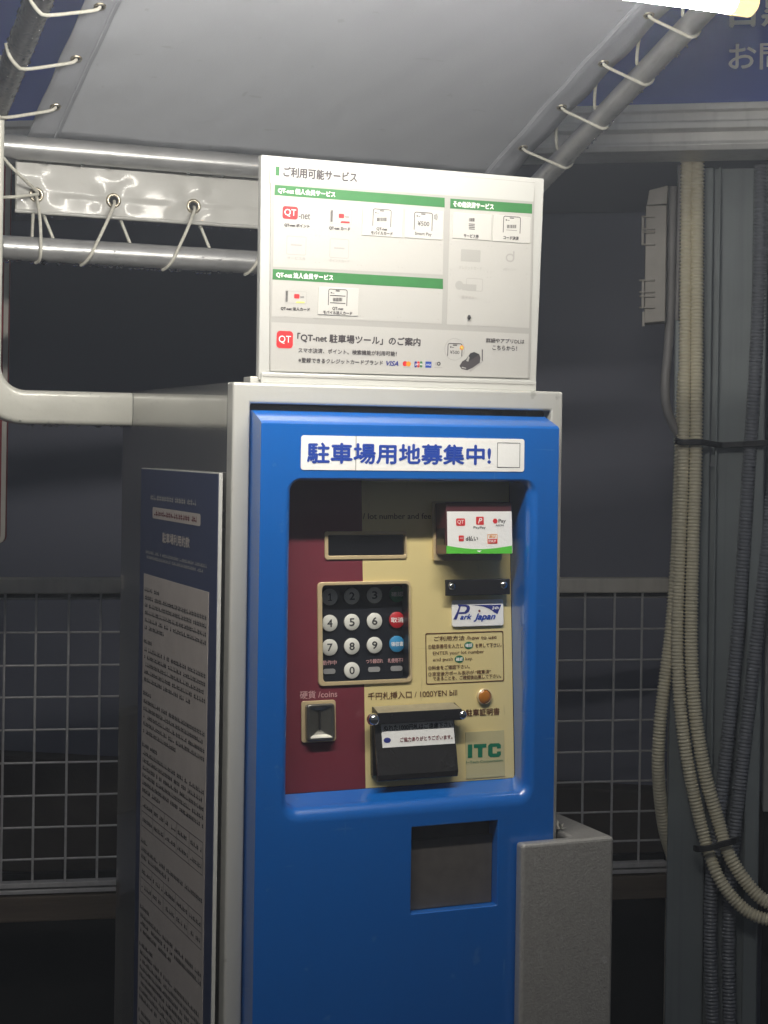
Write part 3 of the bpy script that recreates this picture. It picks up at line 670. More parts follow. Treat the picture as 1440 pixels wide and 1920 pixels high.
f0, f1 = PN.uv(704, 1420, .016)[0], PN.uv(855, 1420, .016)[0]
ft_, fb = vb_ + .004, PN.uv(780, 1461, .022)[1]
fl = MB()
prof = [(ft_, .012), ((ft_ + fb) / 2, .018), (fb + .008, .023), (fb, .021)]
fl.loops([[PN.pt(f0, v, w) for v, w in prof] + [PN.pt(f0, v, w - .003) for v, w in prof[::-1]], [PN.pt(f1, v, w) for v, w in prof] + [PN.pt(f1, v, w - .003) for v, w in prof[::-1]]], cap0=True, cap1=True)
fl_ = fl.build('bill_flap', 'smoke', pm, bevel=.0008)
MB().box(PN, f0 - .001, f1 + .001, fb + .006, ft_ + .005, .0003, .009).build('bill_slot_body', 'black', pm, bevel=.001)
t0 = prof[0]; fs2 = Plane(PN.pt(0, prof[1][0], prof[1][1]), PN.U, PN.pt(0, prof[0][0], prof[0][1]) - PN.pt(0, prof[1][0], prof[1][1]))
a = RD(fs2, 714, 1356, 853, 1394, .0005)
MB().box(fs2, a[0], a[1], a[2], a[3], .0003, .0008).build('flap_sticker', 'sticker', fl_)
p = Print(fs2, .0009)
p.text('ぬれた1000円札はご遠慮下さい', 719, 1366, 849, 1358, 11, 'ink', .012)
p.disc(726, 1388, 5, 'inknavy', sx=1.5); p.text('ご協力ありがとうございます。', 750, 1386.5, 848, 1382, 9, 'inkdred', .016)
p.done(fl_, 'sticker_print')
# recruiting sticker on the door
a = RD(DP, 564.5, 816, 982, 884.5)
rc = MB().prism(DP, rrect(*a, .0035), .0002, .0009).build('recruiting_sticker', 'sticker', pm)
p = Print(DP, .0010)
p.text('駐車場用地募集中!', 575.5, 849.5, 920.5, 853, 40, 'inkblue', .020)
p.outline(932, 830, 975, 877, 1.1, 'inkgrey', .8)
p.rect(666.5, 817.5, 668, 882, 'inkghost2', .00015)
p.done(rc, 'sticker_print')
# lock slot on door left? none

# ------------------------------------------------------------------ side box
SB = .056
sv = FP.uv(1155, 1568, SB)[1]; su0, su1 = FP.uv(977, 1720, SB)[0], FP.uv(1150, 1720, SB)[0]
sb = thing('side_box', 'speckled silver metal box standing against the right side of the machine', 'metal box', FP.pt((su0 + su1) / 2, 0, 0), YAW)
sbm = MB()
prt = [(su0, SB), (su1, SB), (su1, -.34), (CW + .002, -.34), (CW + .002, DW + .003), (su0, DW + .003)]
lo_, hi_ = [FP.pt(u, 0, w) for u, w in prt], [FP.pt(u, sv, w) for u, w in prt]
sbm.loops([lo_, hi_], cap0=True, cap1=True)
sbm.build('box_shell', 'boxsilver', sb, bevel=.005, seg=3)
# small leaf / debris lying on the box
lf = MB()
c_ = FP.pt(CW + .006, sv + .001, -.002)
for k in range(7):
    a_ = k * .9; dd = Vector((math.cos(a_) * .010, math.sin(a_) * .010, .003 + .004 * (k % 3))); pp = dd.cross(Z).normalized() * .0016
    lf.add([c_ - pp, c_ + dd * .5 + pp, c_ + dd, c_ + dd * .5 - pp * 2], [(0, 1, 2, 3)])
solo(lf.build('dry_leaf', 'rope'), 'tiny pale dry scrap lying on the silver box beside the machine corner', 'leaf')

# ------------------------------------------------------------------ rules board on the left side
BO = .012
rq = RD(SP, 265, 877, 414, 884, BO)
ru0_, rv1 = SP.uv(265.5, 877, BO); ru1_ = SP.uv(411, 884, BO)[0]
rbm = thing('rules_board', 'long narrow dark blue rules board hung on the glossy left side of the machine', 'notice board', SP.pt((ru0_ + ru1_) / 2, .5, BO), YAW)
MB().box(SP, ru0_, ru1_, .42, rv1, BO - .005, BO).build('board_plate', 'board', rbm, bevel=.0005)
MB().box(SP, ru0_ + .0012, ru1_ - .0016, .4215, rv1 - .0015, BO + .0001, BO + .0007).build('navy_sheet', 'rulenavy', rbm)
sh0, st1 = SP.uv(271.5, 1075, BO); sh1 = SP.uv(393, 1110, BO)[0]
MB().box(SP, sh0, sh1, .43, st1, BO + .0009, BO + .0014).build('text_sheet', 'rulesheet', rbm)
for vv in (rv1 - .05, .7):
    MB().box(SP, ru0_ + .02, ru1_ - .02, vv - .02, vv, .0003, BO - .0052).build('board_spacer', 'black', rbm)
p = Print(SP, BO + .0008)
def stext(t, x0, y0, x1, y1, h, ink, b=.012, dw=.0004): p.text(t, x0, y0, x1, y1, h, ink, b, 0, dw)
a = RD(SP, 287.5, 951, 378, 986, BO)
uu0, uu1 = SP.uv(287.5, 960, BO)[0], SP.uv(377.5, 976, BO)[0]; vv0 = SP.uv(332, 979, BO)[1]; vv1 = SP.uv(332, 957, BO)[1]
p.mb('rulesheet').poly(SP, rrect(uu0, uu1, vv0, vv1, .004), p.w + .0003)
p.text('駐車場利用約款', 305, 1005.5, 356, 1020, 20, 'rulesheet', .02)
# illegible small print, laid out as rows of tiny strokes
RT = random.Random(3)
def row(mb, u0, u1, v, h, w):
    u = u0
    while u < u1 - h * .5:
        if RT.random() < .93:
            k = h * RT.uniform(.78, .96)
            for j in range(RT.choice((1, 2, 2))):
                y = v - h * .5 + h * (.14 + .34 * j) + RT.uniform(-.04, .04) * h
                mb.poly(SP, [(u, y), (u + k * .82, y), (u + k * .82, y + h * .24), (u, y + h * .24)], w)
            if RT.random() < .9:
                x = u + RT.uniform(.1, .6) * h; mb.poly(SP, [(x, v - h * .5), (x + h * .2, v - h * .5), (x + h * .2, v + h * .45), (x, v + h * .45)], w + .00005)
        u += h
m1, m2 = MB(), MB()
lw = sh1 - sh0
row(m1, sh0 + .03 * 1, sh0 + lw * .80, SP.uv(333, 938, BO)[1], .0085, BO + .0011)
row(m2, uu0 + .01, uu1 - .01, (vv0 + vv1) / 2, .0085, BO + .0014)
for yy in (1048, 1058): row(m1, sh0 + .008, sh1 - .006 - (.02 if yy > 1050 else 0), SP.uv(333, yy, BO)[1], .0055, BO + .0011)
m1.build('header_print', 'inkghost2', rbm, kind='stuff'); m2.build('pill_print', 'inkdred', rbm, kind='stuff')
tx = MB(); v = st1 - .022; h = .0074; para = 0
while v > .45:
    n_ = RT.choice((2, 3, 4, 5, 5, 6, 7)); ind = 0
    row(tx, sh0 + .006, sh0 + lw * RT.uniform(.10, .28), v, h, BO + .0016); v -= h * 1.55
    for i in range(n_):
        end = sh1 - .006 if i < n_ - 1 else sh0 + lw * RT.uniform(.3, .9)
        row(tx, sh0 + .010, end, v, h, BO + .0016); v -= h * 1.45
    para += 1
    if para in (4, 5):   # ruled tables
        th = .042
        for k in range(3): tx.poly(SP, [(sh0 + .008, v - th * k / 2), (sh1 - .008, v - th * k / 2), (sh1 - .008, v - th * k / 2 + .0009), (sh0 + .008, v - th * k / 2 + .0009)], BO + .0016)
        for k in range(6):
            x = sh0 + .008 + (lw - .017) * k / 5; tx.poly(SP, [(x, v - th), (x + .0009, v - th), (x + .0009, v), (x, v)], BO + .0017)
            if k < 5:
                for q_ in (.25, .75): row(tx, x + .006, x + (lw - .017) / 5 - .004, v - th * q_, h, BO + .0016)
        v -= th + h * 1.5
    v -= h * 1.3
tx.build('small_print', 'ink', rbm, kind='stuff')
p.done(rbm, 'heading_print')

# ------------------------------------------------------------------ service sign on top
lean = math.radians(3.0)
sg0 = FP.hit(485, 712, -.018); sgP = Plane(sg0, FP.U, Z * math.cos(lean) + FP.N * math.sin(lean))
def SW(x, y): return sgP.uv(x, y)
tl, trr, brr, bll = SW(490, 290), SW(1021, 335), SW(1005, 727), SW(485, 712)
sgn = thing('service_sign', 'white service sign with green header bars standing on top of the machine', 'sign', FP.pt(.2, CTOP, -.02), YAW)
c4 = [(bll[0], bll[1]), (brr[0], brr[1]), (trr[0], trr[1]), (tl[0], tl[1])]
MB().prism(sgP, c4, -.012, 0).build('sign_board', 'board', sgn, bevel=.0015)
ins = [(bll[0] + .014, bll[1] + .012), (brr[0] - .011, brr[1] + .012), (trr[0] - .015, trr[1] - .006), (tl[0] + .012, tl[1] - .006)]
MB().prism(sgP, ins, .0002, .0016).build('printed_sheet', 'inkghost2', sgn, bevel=.0003)
MB().box(sgP, bll[0] + .002, brr[0] - .002, bll[1] - .004, bll[1] + .010, .0002, .0045).build('holder_strip', 'board', sgn, bevel=.0012)
MB().box(sgP, bll[0] + .004, brr[0] - .004, bll[1] + .0045, bll[1] + .0055, .0046, .0052).build('holder_groove', 'inkghost', sgn)
MB().box(FP, .03, CW - .04, CTOP - .0005, CTOP + .0085, -.05, -.022).build('sign_base', 'silver', sgn, bevel=.001)
p = Print(sgP, .0018)
def panel(TL, TR, BR, BL, ink, dw):
    MB().prism(sgP, [sgP.uv(x, y, p.w) for x, y in (BL, BR, TR, TL)], p.w - .00015, p.w + dw).build('header_bar' if ink == 'inkgreen' else 'print_panel', ink, sgn)
panel((507, 300), (1003, 343), (1000, 378), (506, 342), 'board', .0001)
panel((514, 366), (833, 389), (830, 515), (512, 500), 'paper', .0001); panel((511, 524), (830, 542), (828, 607), (509.6, 593), 'paper', .0001)
panel((844, 391), (997.5, 401), (992, 615), (838, 608), 'paper', .0001); panel((509, 604), (991.5, 626), (989, 709), (508, 696), 'paper', .0001)
panel((515.6, 346.5), (833.6, 371), (833.6, 389), (514.8, 365.8), 'inkgreen', .0003)
panel((511.7, 504.3), (830.5, 522.8), (830.5, 542), (511, 524), 'inkgreen', .0003)
panel((844.5, 372.3), (997.5, 382.5), (997.5, 400.7), (844, 390.8), 'inkgreen', .0003)
panel((517, 312), (524, 312.5), (523.5, 329.5), (516.5, 329), 'inkgreen', .0003)
T = p.text
T('ご利用可能サービス', 531, 322, 669.5, 333, 20, 'inkgrey', .024)
T('QT-net 個人会員サービス', 521, 357, 628.5, 365, 11.5, 'inkwhite', .022, dw=.0006)
T('QT-net 法人会員サービス', 517.7, 515, 624.4, 521, 11.5, 'inkwhite', .022, dw=.0006)
T('その他決済サービス', 849, 382.5, 925.5, 387.5, 11.5, 'inkwhite', .022, dw=.0006)
def small(t, x0, y0, x1, y1, h=7.5, ink='inkgrey', b=.030): T(t, x0, y0, x1, y1, h, ink, b, dw=.0007)
def phone(x0, y0, x1, y1):
    p.outline(x0, y0, x1, y1, 1.4, 'inkgrey', 4, .0006, True); xc = (x0 + x1) / 2
    p.rect(xc - 4, y0 + 2.6, xc + 4, y0 + 4.4, 'inkgrey', .0006); p.disc(x0 + 6, y0 + 7, 1.5, 'inkgrey', .0006, n=8); p.rect(x0 + 8, y0 + 7.2, x0 + 12, y0 + 8.2, 'inkgrey', .0006)
def barcode(x0, y0, x1, y1, ink='inkgrey'):
    x = x0; RB = random.Random(int(x0))
    while x < x1 - .5:
        w_ = RB.choice((.7, 1.2, 1.8)); p.rect(x, y0, min(x + w_, x1), y1, ink, .0006); x += w_ + RB.choice((.5, .8))
cards = []
def card(TL, BR):
    a = sgP.uv(*TL); b = sgP.uv(*BR); cards.append(MB().box(sgP, a[0], b[0], b[1], a[1], .0019, .0032))
card((679, 386), (751.5, 446)); card((757.7, 391), (828, 450.5)); card((596, 537.5), (669.5, 593)); card((848, 398), (918.4, 451.5)); card((923.5, 402.5), (991.5, 457))
p2w = p.w; 
# logos and captions
p.rect(529.6, 387, 558.4, 411, 'inkred', .0004, r=5); T('QT', 533, 399, 555, 399.5, 14, 'inkwhite', .0, dw=.0007)
T('-net', 560, 405, 581.6, 406, 11, 'inkgrey', .004); small('QT-net ポイント', 532.8, 421.5, 580.3, 424.5)
p.outline(619, 391.5, 659, 420.5, .6, 'inkghost', 2); barcode(620, 394, 623.6, 416); p.rect(635, 401, 645, 409, 'inkred', .0004, r=2); small('net', 647, 406.5, 654, 407, 3, b=.01)
p.pts([(640, 414.6), (655.5, 415.6), (655.5, 419), (638, 418)], 'inkred'); small('QT-net カード', 616.5, 427.5, 656.5, 430)
p.outline(534, 546, 575, 569, .6, 'inkghost', 2); barcode(535.4, 545, 539.5, 566); p.rect(551.3, 551.3, 561.3, 559.8, 'inkred', .0004, r=2); small('net', 563, 556.5, 570, 557, 3, b=.01)
p.pts([(556, 565), (571, 565.8), (571, 568.6), (554, 568)], 'inkyellow'); small('QT-net 法人カード', 526, 578, 580.8, 581)
p.w = .0029
phone(698.5, 392, 733.4, 425); barcode(706.4, 408, 725, 415); small('QT-net', 705.5, 429.5, 726, 430.5, 6.5); small('モバイルカード', 695, 436, 736, 438.6, 7)
phone(776, 398, 810.7, 432); T('¥500', 782.7, 418.6, 804.6, 420, 9, 'inkgrey', .008, dw=.0006); small('Smart Pay', 777.4, 438.2, 809, 440.4, 7.5, b=.01)
for k in range(3): p.pts([(813.5 + k * 2.2, 403 - k), (814.6 + k * 2.2, 403 - k), (815.6 + k * 2.2, 407), (814.6 + k * 2.2, 411 + k), (813.5 + k * 2.2, 411 + k), (814.6 + k * 2.2, 407)], 'inkgrey', .0005)
phone(615, 542, 651, 573); barcode(624, 558.4, 641.5, 565); p.rect(618.5, 553.8, 647.5, 555.4, 'inkgrey', .0006); p.rect(618.5, 567.5, 647.5, 569.1, 'inkgrey', .0006)
small('QT-net', 622.5, 578.5, 643.6, 579.6, 6.5); small('モバイル法人カード', 605.4, 585, 660, 588, 7)
barcode(879, 409, 889.6, 415.5)
for k in range(4): p.rect(878.5, 419.5 + k * 3.1, 890, 421 + k * 3.1, 'inkgrey', .0006)
small('サービス券', 868.8, 441.8, 897.4, 443.6, 7.5)
phone(943, 405.5, 975.8, 437); barcode(950.3, 421.5, 968, 428); p.rect(949, 431.5, 969, 432.2, 'inkgrey', .0006); small('コード決済', 943.2, 445.2, 972.3, 447.2, 7.5)
p.w = .0018
# ghosts and punch marks
p.outline(537, 443, 574, 478, 1, 'inkghost', 3); p.outline(618, 448, 654, 484, 1, 'inkghost', 3); p.rect(545, 458, 566, 461, 'inkghost'); p.rect(626, 464, 646, 467, 'inkghost')
small('サービス券', 538, 483.5, 573, 485, 6, 'inkghost', .006); small('ポイントカード', 617, 488, 655, 490, 6, 'inkghost', .006)
p.rect(864, 468, 900.7, 491, 'inkghost2', r=2); small('クレジットカード', 860, 501.5, 903, 503.5, 6.5, 'inkghost', .006)
p.outline(948, 475.5, 964.5, 491.5, 3, 'inkghost', 8); p.rect(961.5, 471, 964.5, 486, 'inkghost'); small('dポイント', 943, 504, 968, 506, 6, 'inkghost', .006)
p.outline(874, 522, 905, 546, 1, 'inkghost', 3); p.disc(861, 535, 8.5, 'inkghost2'); p.rect(866, 533, 893, 545, 'inkghost2', .0002); small('電子マネー', 865, 557, 895, 559.5, 6.5, 'inkghost', .006)
RD_ = random.Random(5)
for x, y in [(519, 437), (592, 442), (599, 442.5), (671, 448), (678, 448), (749, 454), (756, 454), (826, 459), (517, 488), (591, 492), (598, 492.5), (670, 497), (677, 497.5), (747, 501), (754, 502), (825, 507),
             (746, 547), (753, 547), (822, 551), (675, 592), (745, 595), (752, 595), (821, 599), (846, 458), (915, 462), (922, 462), (988, 466), (845, 506), (914, 510), (921, 510), (987, 514), (913, 520), (920, 520), (986, 523), (843, 563), (911, 567), (918, 567), (985, 571), (844, 515)]:
    p.disc(x + RD_.uniform(-.5, .5), y, 1.0, 'inkghost', n=6)
# lower panel
p.rect(518.3, 620.5, 549, 653, 'inkred', .0004, r=7); T('QT', 522.5, 636.5, 545, 637.5, 15, 'inkwhite', -.004, dw=.0007)
T('「QT-net 駐車場ツール」のご案内', 557, 633, 788.3, 641.5, 17.5, 'inkgrey', .022)
small('スマホ決済、ポイント、検索機能が利用可能！', 559, 657, 743.5, 663, 9.5, b=.012)
small('※登録できるクレジットカードブランド', 559, 675, 717.5, 680.5, 9.5, b=.014)
T('VISA', 724, 681, 747, 682, 9.5, 'inknavy', .03, .3)
p.disc(759.3, 682, 4.8, 'inkred'); p.disc(765.6, 682.3, 4.8, 'inkorange', .0005); p.rect(756, 688.4, 769.5, 689.6, 'inkghost')
for k, ink in enumerate(('inknavy', 'inkred', 'inkgreen')): p.rect(777 + k * 5.1, 677.5, 781.6 + k * 5.1, 689, ink, r=2)
T('JCB', 778, 683.4, 791.5, 683.6, 4, 'inkwhite', .01, dw=.0006)
p.rect(797.5, 678, 808.8, 689.5, 'inkblue'); T('AMEX', 798.3, 684, 808, 684, 3.5, 'inkwhite', .0, dw=.0006)
p.disc(818.5, 682, 3.6, 'inkghost'); p.disc(822.5, 682, 3.8, 'inkgrey', .0004); p.disc(822.2, 682, 1.6, 'paper', .0006); p.rect(814, 688.5, 829, 690, 'inkghost')
p.disc(852.3, 655, 21, 'inkghost2', .0001, n=32); p.disc(852.3, 655, 19.8, 'paper', .00015, n=32)
phone(838.8, 643.6, 866.5, 668); T('¥500', 843.5, 660, 861, 660.8, 6.5, 'inkgrey', .006); p.disc(865.3, 651.7, 4.2, 'inkorange', .0009); p.disc(865.3, 651.7, 2.3, 'inkyellow', .0011)
zz = lambda x, y: (700 + x / 4.235, 340 + y / 4.235)
p.pts([zz(*q) for q in ((760, 1500), (872, 1420), (872, 1432), (768, 1515))], 'inkghost'); p.pts([zz(*q) for q in ((860, 1335), (869, 1335), (868, 1425), (860, 1425))], 'inkgrey')
p.pts([zz(*q) for q in ((683, 1465), (705, 1430), (735, 1412), (770, 1365), (800, 1355), (840, 1372), (850, 1400), (845, 1440), (790, 1480), (745, 1500), (700, 1490))], 'inkgrey')
p.pts([zz(*q) for q in ((735, 1412), (770, 1366), (800, 1356), (838, 1372), (800, 1402), (752, 1430))], 'ink', .0005)
p.pts([zz(*q) for q in ((735, 1425), (755, 1385), (762, 1400), (752, 1432))], 'inkghost2', .0007); p.pts([zz(*q) for q in ((700, 1472), (735, 1480), (735, 1488), (700, 1482))], 'inkghost2', .0007)
small('詳細やアプリDLは', 911, 637.5, 983, 641, 9, b=.014); small('こちらから！', 923, 651.5, 969, 653.5, 9, b=.014)
p.done(sgn, 'sign_print')
for c_ in cards: c_.build('service_card', 'card', sgn, bevel=.0004)
for nm in []: pass
fly = MB().ball(sgP.pt(*sgP.uv(877, 595), .0045), .0022, 8, 6, 1.6).build('fly', 'ink'); solo(fly, 'tiny dark insect resting on the white service sign', 'insect')

# ------------------------------------------------------------------ canopy
DB = .60
BPl = Plane(FP.pt(0, 0, -DB), FP.U, FP.V)
tilt = math.radians(17.5)
cn0 = BPl.hit(245, 293)
RV = -ray(-791, 2187).normalized()      # up the rafters towards the viewer
VV = (RV - FP.U * RV.dot(FP.U)).normalized(); SK = RV.dot(FP.U) / RV.dot(VV)
TP = Plane(cn0 + Z * .016, FP.U, VV)
def tuv(x, y):
    u, v = TP.uv(x, y); return u - SK * v, v
PR = .0190
fr = thing('canopy_frame', 'round galvanised pipe frame of the small canopy behind and above the machine', 'canopy frame', BPl.pt(0, 0), YAW)
# rafters: foot points on the back pipe
cl0, cr0 = BPl.hit(-22, 285), BPl.hit(1020, 345)
zb = cn0.z
cl0 = BPl.pt(BPl.uv(-34, 285)[0], zb); cr0 = BPl.pt(BPl.uv(999, 352)[0], zb)
RVR = (RV - FP.U * .012).normalized()
RL = 1.15
pipeobj = []
MB().tube([cl0, cr0], PR, 20).build('back_pipe', 'pipe', fr, smooth=60)
# the rafters lie in the sheet plane
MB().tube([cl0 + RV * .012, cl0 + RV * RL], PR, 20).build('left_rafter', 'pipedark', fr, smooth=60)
MB().tube([cr0 + RVR * .012, cr0 + RVR * RL], PR * .92, 20).build('right_rafter', 'pipe', fr, smooth=60)
MB().tube([cl0 + RV * RL, cr0 + RVR * RL], PR, 20).build('front_pipe', 'pipe', fr, smooth=60)
zl = BPl.uv(245, 478)[1]
lowA, lowB = BPl.pt(BPl.uv(-50, 462)[0], zl), BPl.pt(BPl.uv(1018, 500)[0] - .06, zl)
MB().tube([lowA, lowB], PR, 20).build('lower_pipe', 'pipe', fr, smooth=60)
MB().tube([BPl.pt(BPl.uv(-50, 462)[0], 0), BPl.pt(BPl.uv(-50, 462)[0], zb)], PR, 20).build('left_post', 'pipe', fr, smooth=60)
MB().tube([BPl.pt(BPl.uv(1018, 462)[0] - .06, 0), BPl.pt(BPl.uv(1018, 462)[0] - .06, zb)], PR, 20).build('right_post', 'pipe', fr, smooth=60)
MB().tube([lowA - FP.U * .016, lowA + FP.U * .042], PR * 1.25, 20).build('pipe_joint', 'pipe', fr, bevel=.002, smooth=50)
MB().tube([BPl.pt(BPl.uv(-50, 462)[0], zl - .03), BPl.pt(BPl.uv(-50, 462)[0], zl + .03)], PR * 1.25, 20).build('pipe_joint', 'pipe', fr, bevel=.002, smooth=50)

# tarpaulin
tp = thing('tarpaulin', 'grey vinyl canopy sheet laced to the pipes with a hanging white flap', 'canopy', cn0 - Z * .1, YAW)
tu0 = tuv(47, 262)[0]; tu1 = tuv(1077, 200)[0]
NU, NV = 40, 40
def tsh(u, v):
    s = (u - tu0) / (tu1 - tu0); q = v / RL
    return TP.pt(u + SK * v, v, 0) + TP.N * (-.010 * math.sin(math.pi * s) * math.sin(math.pi * min(1, max(0, q))) + .0012 * math.sin(u * 23 + v * 9) + .0022 * math.exp(-min(s, 1 - s) * 14) * math.sin(v * 2 * math.pi / .125) + .0006 * math.sin(u * 71 - v * 37))
# N of this plane points (U x RV): up or down
up = 1 if TP.N.z > 0 else -1
sheet = MB(); rings = []
for j in range(NV + 1):
    v = RL * .97 * j / NV
    rings.append([tsh(tu0 + (tu1 - tu0) * i / NU, v) for i in range(NU + 1)])
sheet.loops(rings, closed=False)
o = sheet.build('canopy_sheet', 'tarp', tp, smooth=60); sm = o.modifiers.new('solidify', 'SOLIDIFY'); sm.thickness = .0012
# hems (lying under the sheet)
dn = -up
def hem(uA, uB):
    h_ = MB(); rg = []
    for j in range(NV + 1):
        v = RL * .97 * j / NV; rg.append([tsh(uA + (uB - uA) * i / 3, v) + TP.N * dn * .0022 for i in range(4)])
    h_.loops(rg, closed=False); q_ = h_.build('side_hem', 'tarphem', tp, smooth=60); s_ = q_.modifiers.new('solidify', 'SOLIDIFY'); s_.thickness = .0016; s_.offset = 0
hl = tuv(103, 268)[0]; hr = tuv(1003, 215)[0]
hem(tu0 - .001, hl); hem(hr, tu1 + .001)
for uu in (hl - .006, hr + .006): 
    MB().tube([tsh(uu, RL * .97 * j / 30) + TP.N * dn * .0032 for j in range(31)], .0009, 6).build('seam_thread', 'tarp', tp, smooth=60)
# wrap over the back pipe and hanging flap (behind the pipe)
FL = Plane(BPl.pt(0, 0, -.021), FP.U, FP.V)
fu0_, fu1_ = FL.uv(28, 360)[0], FL.uv(1000, 380)[0]
fz1 = FL.uv(245, 300)[1]; fzb = FL.uv(245, 412)[1]; fz0 = FL.uv(245, 330)[1]
eyx = [(68, 365), (213, 377), (363, 385), (514, 395), (665, 405), (815, 414), (965, 424)]
eyu = [FL.uv(x, y)[0] for x, y in eyx]; eyz = FL.uv(213, 376)[1]
fl2 = MB(); rg = []
NJ = 26
for j in range(NJ + 1):
    v = fz1 + .01 + (fzb - fz1 - .01) * j / NJ; row_ = []
    for i in range(241):
        u = fu0_ + (fu1_ - fu0_) * i / 240
        w = 0.0
        for e in eyu:
            dx, dz = u - e, v - eyz; rr__ = math.hypot(dx, dz)
            w += -.003 * math.exp(-(rr__ / .016) ** 2) + .0008 * math.exp(-((rr__ - .032) / .012) ** 2) * math.cos(4 * math.atan2(dz, dx) + e * 9)
        w += .0005 * math.sin(u * 31 + v * 40) + .0001 * math.sin(u * 93 - v * 90) + (.002 * math.sin(u * 30) if v < eyz else 0)
        row_.append(FL.pt(u, v, w))
    rg.append(row_)
fl2.loops(rg, closed=False); o = fl2.build('hanging_flap', 'flap', tp, smooth=80); s_ = o.modifiers.new('solidify', 'SOLIDIFY'); s_.thickness = .0016
MB().tube([FL.pt(fu0_ + (fu1_ - fu0_) * i / 60, fzb + .0015, .001 + .0012 * math.sin(i * 1.3)) for i in range(61)], .0032, 8).build('flap_hem', 'flap', tp, smooth=60)
# eyelets on the flap
def eyelet(pl, u, v, w, r=.0118):
    m_ = MB().lathe(pl, u, v, [(r * .55, w + .0005), (r * .62, w + .0024), (r * .85, w + .0030), (r, w + .0018), (r * 1.03, w)], 22, cap0=False, cap1=False)
    e = m_.build('eyelet', 'eyelet', tp, smooth=70)
    MB().lathe(pl, u, v, [(r * .60, w + .0002), (r * .60, w + .0008)], 18).build('eyelet_hole', 'dark', e)
for e in eyu[:7]: eyelet(FL, e, eyz, -.0005)
# eyelets on the side hems (facing down)
UP = TP if up < 0 else Plane(TP.o, -TP.U, TP.V)
def tp_hit(x, y):
    u, v = tuv(x, y); return tsh(u, v) + TP.N * dn * .003, u, v
leftE = [tp_hit(x, y) for x, y in ((104, 200), (143, 110), (187, 10))]; stepv = leftE[1][2] - leftE[0][2]
leftE += [(tsh(leftE[0][1], leftE[2][2] + stepv * k) + TP.N * dn * .003, leftE[0][1], leftE[2][2] + stepv * k) for k in (1, 2, 3, 4, 5)]
rightE = [tp_hit(x, y) for x, y in ((980, 276), (1053, 201), (1131, 117))]; sr = rightE[2][2] - rightE[1][2]
rightE += [(tsh(rightE[1][1], rightE[2][2] + sr * k) + TP.N * dn * .003, rightE[1][1], rightE[2][2] + sr * k) for k in (1, 2, 3, 4)]
DPn = Plane(TP.o, TP.U, TP.V)
for c_, u, v in leftE + rightE:
    n_ = TP.N * dn; e1, e2 = TP.U, TP.V
    m_ = MB(); r = .0085
    m_.loops([[c_ + (e1 * math.cos(a) + e2 * math.sin(a)) * rr_ + n_ * ww for a in [2 * math.pi * i / 20 for i in range(20)]] for rr_, ww in ((r * .55, .0004), (r * .62, .002), (r * .85, .0026), (r, .0015), (r * 1.05, 0))])
    e = m_.build('eyelet', 'eyelet', tp, smooth=70)
    m_ = MB(); m_.loops([[c_ + (e1 * math.cos(a) + e2 * math.sin(a)) * r * .58 + n_ * ww for a in [2 * math.pi * i / 16 for i in range(16)]] for ww in (.0003, .0008)], cap0=True, cap1=True); m_.build('eyelet_hole', 'dark', e)
# ropes
def strand(mb, P, r=.0026):
    MB().tube(catmull(P, .006), r, 8).build('cord_strand', 'rope', mb, smooth=70)
GC = 'white lacing cords of the canopy'
bk = thing('lacing_cord', 'white cord lacing the white hanging flap down to the lower pipe', 'cord', BPl.pt(0, zl), YAW, GC)
N_ = FP.N; U_ = FP.U
for k, e in enumerate(eyu[:7]):
    E = FL.pt(e, eyz, .002); ub = e - (.052 if k else .0)
    base = BPl.pt(ub, zl)
    pts_ = [E - N_ * .006, E + N_ * .004 - Z * .006, BPl.pt(e + (ub - e) * .35, (eyz + zl) / 2 + .004, .010), BPl.pt(e + (ub - e) * .68, zl + .014, PR + .0005),
            BPl.pt(ub + (e - ub) * .12, zl - .008, PR + .0015), BPl.pt(ub, zl - PR * .95, PR * .45), BPl.pt(ub - .004, zl - PR - .002, 0)]
    strand(bk, pts_)
    nb = BPl.pt(e + .030, zl + PR * .6, -PR * .85)
    strand(bk, [E - N_ * .004 + Z * 0, FL.pt(e + .009, eyz - .020, -.004), FL.pt(e + .014, fzb - .004, -.004), nb, BPl.pt(e + .034, zl, -PR - .002)])
E = FL.pt(eyu[0], eyz, .003)
strand(bk, [E - N_ * .005, E + N_ * .004 + Z * .004, BPl.hit(30, 322, .026), BPl.hit(0, 290, .026), BPl.hit(-30, 260, .024)])
strand(bk, [E - N_ * .005, E + N_ * .004, BPl.hit(30, 369, .018), BPl.hit(0, 370, .016), BPl.hit(-30, 371, .018)])
strand(bk, [FL.pt(eyu[0] - .002, eyz - .02, -.004), BPl.hit(62, 400, -.02), BPl.hit(60, 445, -.019)])
rc_ = thing('lacing_cord', 'white cord lacing the right edge of the grey sheet round the slanted pipe', 'cord', cr0, YAW, GC)
rax = lambda base, v: base + RV * v
for k, (c_, u, v) in enumerate(rightE):
    vv = (c_ - cr0).dot(RV) ; A = cr0 + RVR * (vv + .004); dnv = TP.N * dn
    r2 = PR * .92
    hook = cr0 + RV * (vv + .020)
    strand(rc_, [c_ - dnv * .002, c_ + dnv * .006 + TP.U * .004, (c_ + A) / 2 + dnv * .012, A - U_ * r2 * .7 + dnv * (r2 * .85), A + dnv * (r2 + .002), A + U_ * r2 * .8 + dnv * r2 * .7, A + U_ * (r2 + .0025), A + U_ * r2 * .9 - dnv * r2 * .6])
    nx = rightE[k + 1] if k + 1 < len(rightE) else None
    if nx: strand(rc_, [A - dnv * (r2 + .002) + RV * .006, A - U_ * (r2 * .9) + RV * .012 - dnv * .01, (A - U_ * r2 + nx[0]) / 2 - dnv * .012, nx[0] - dnv * .004])
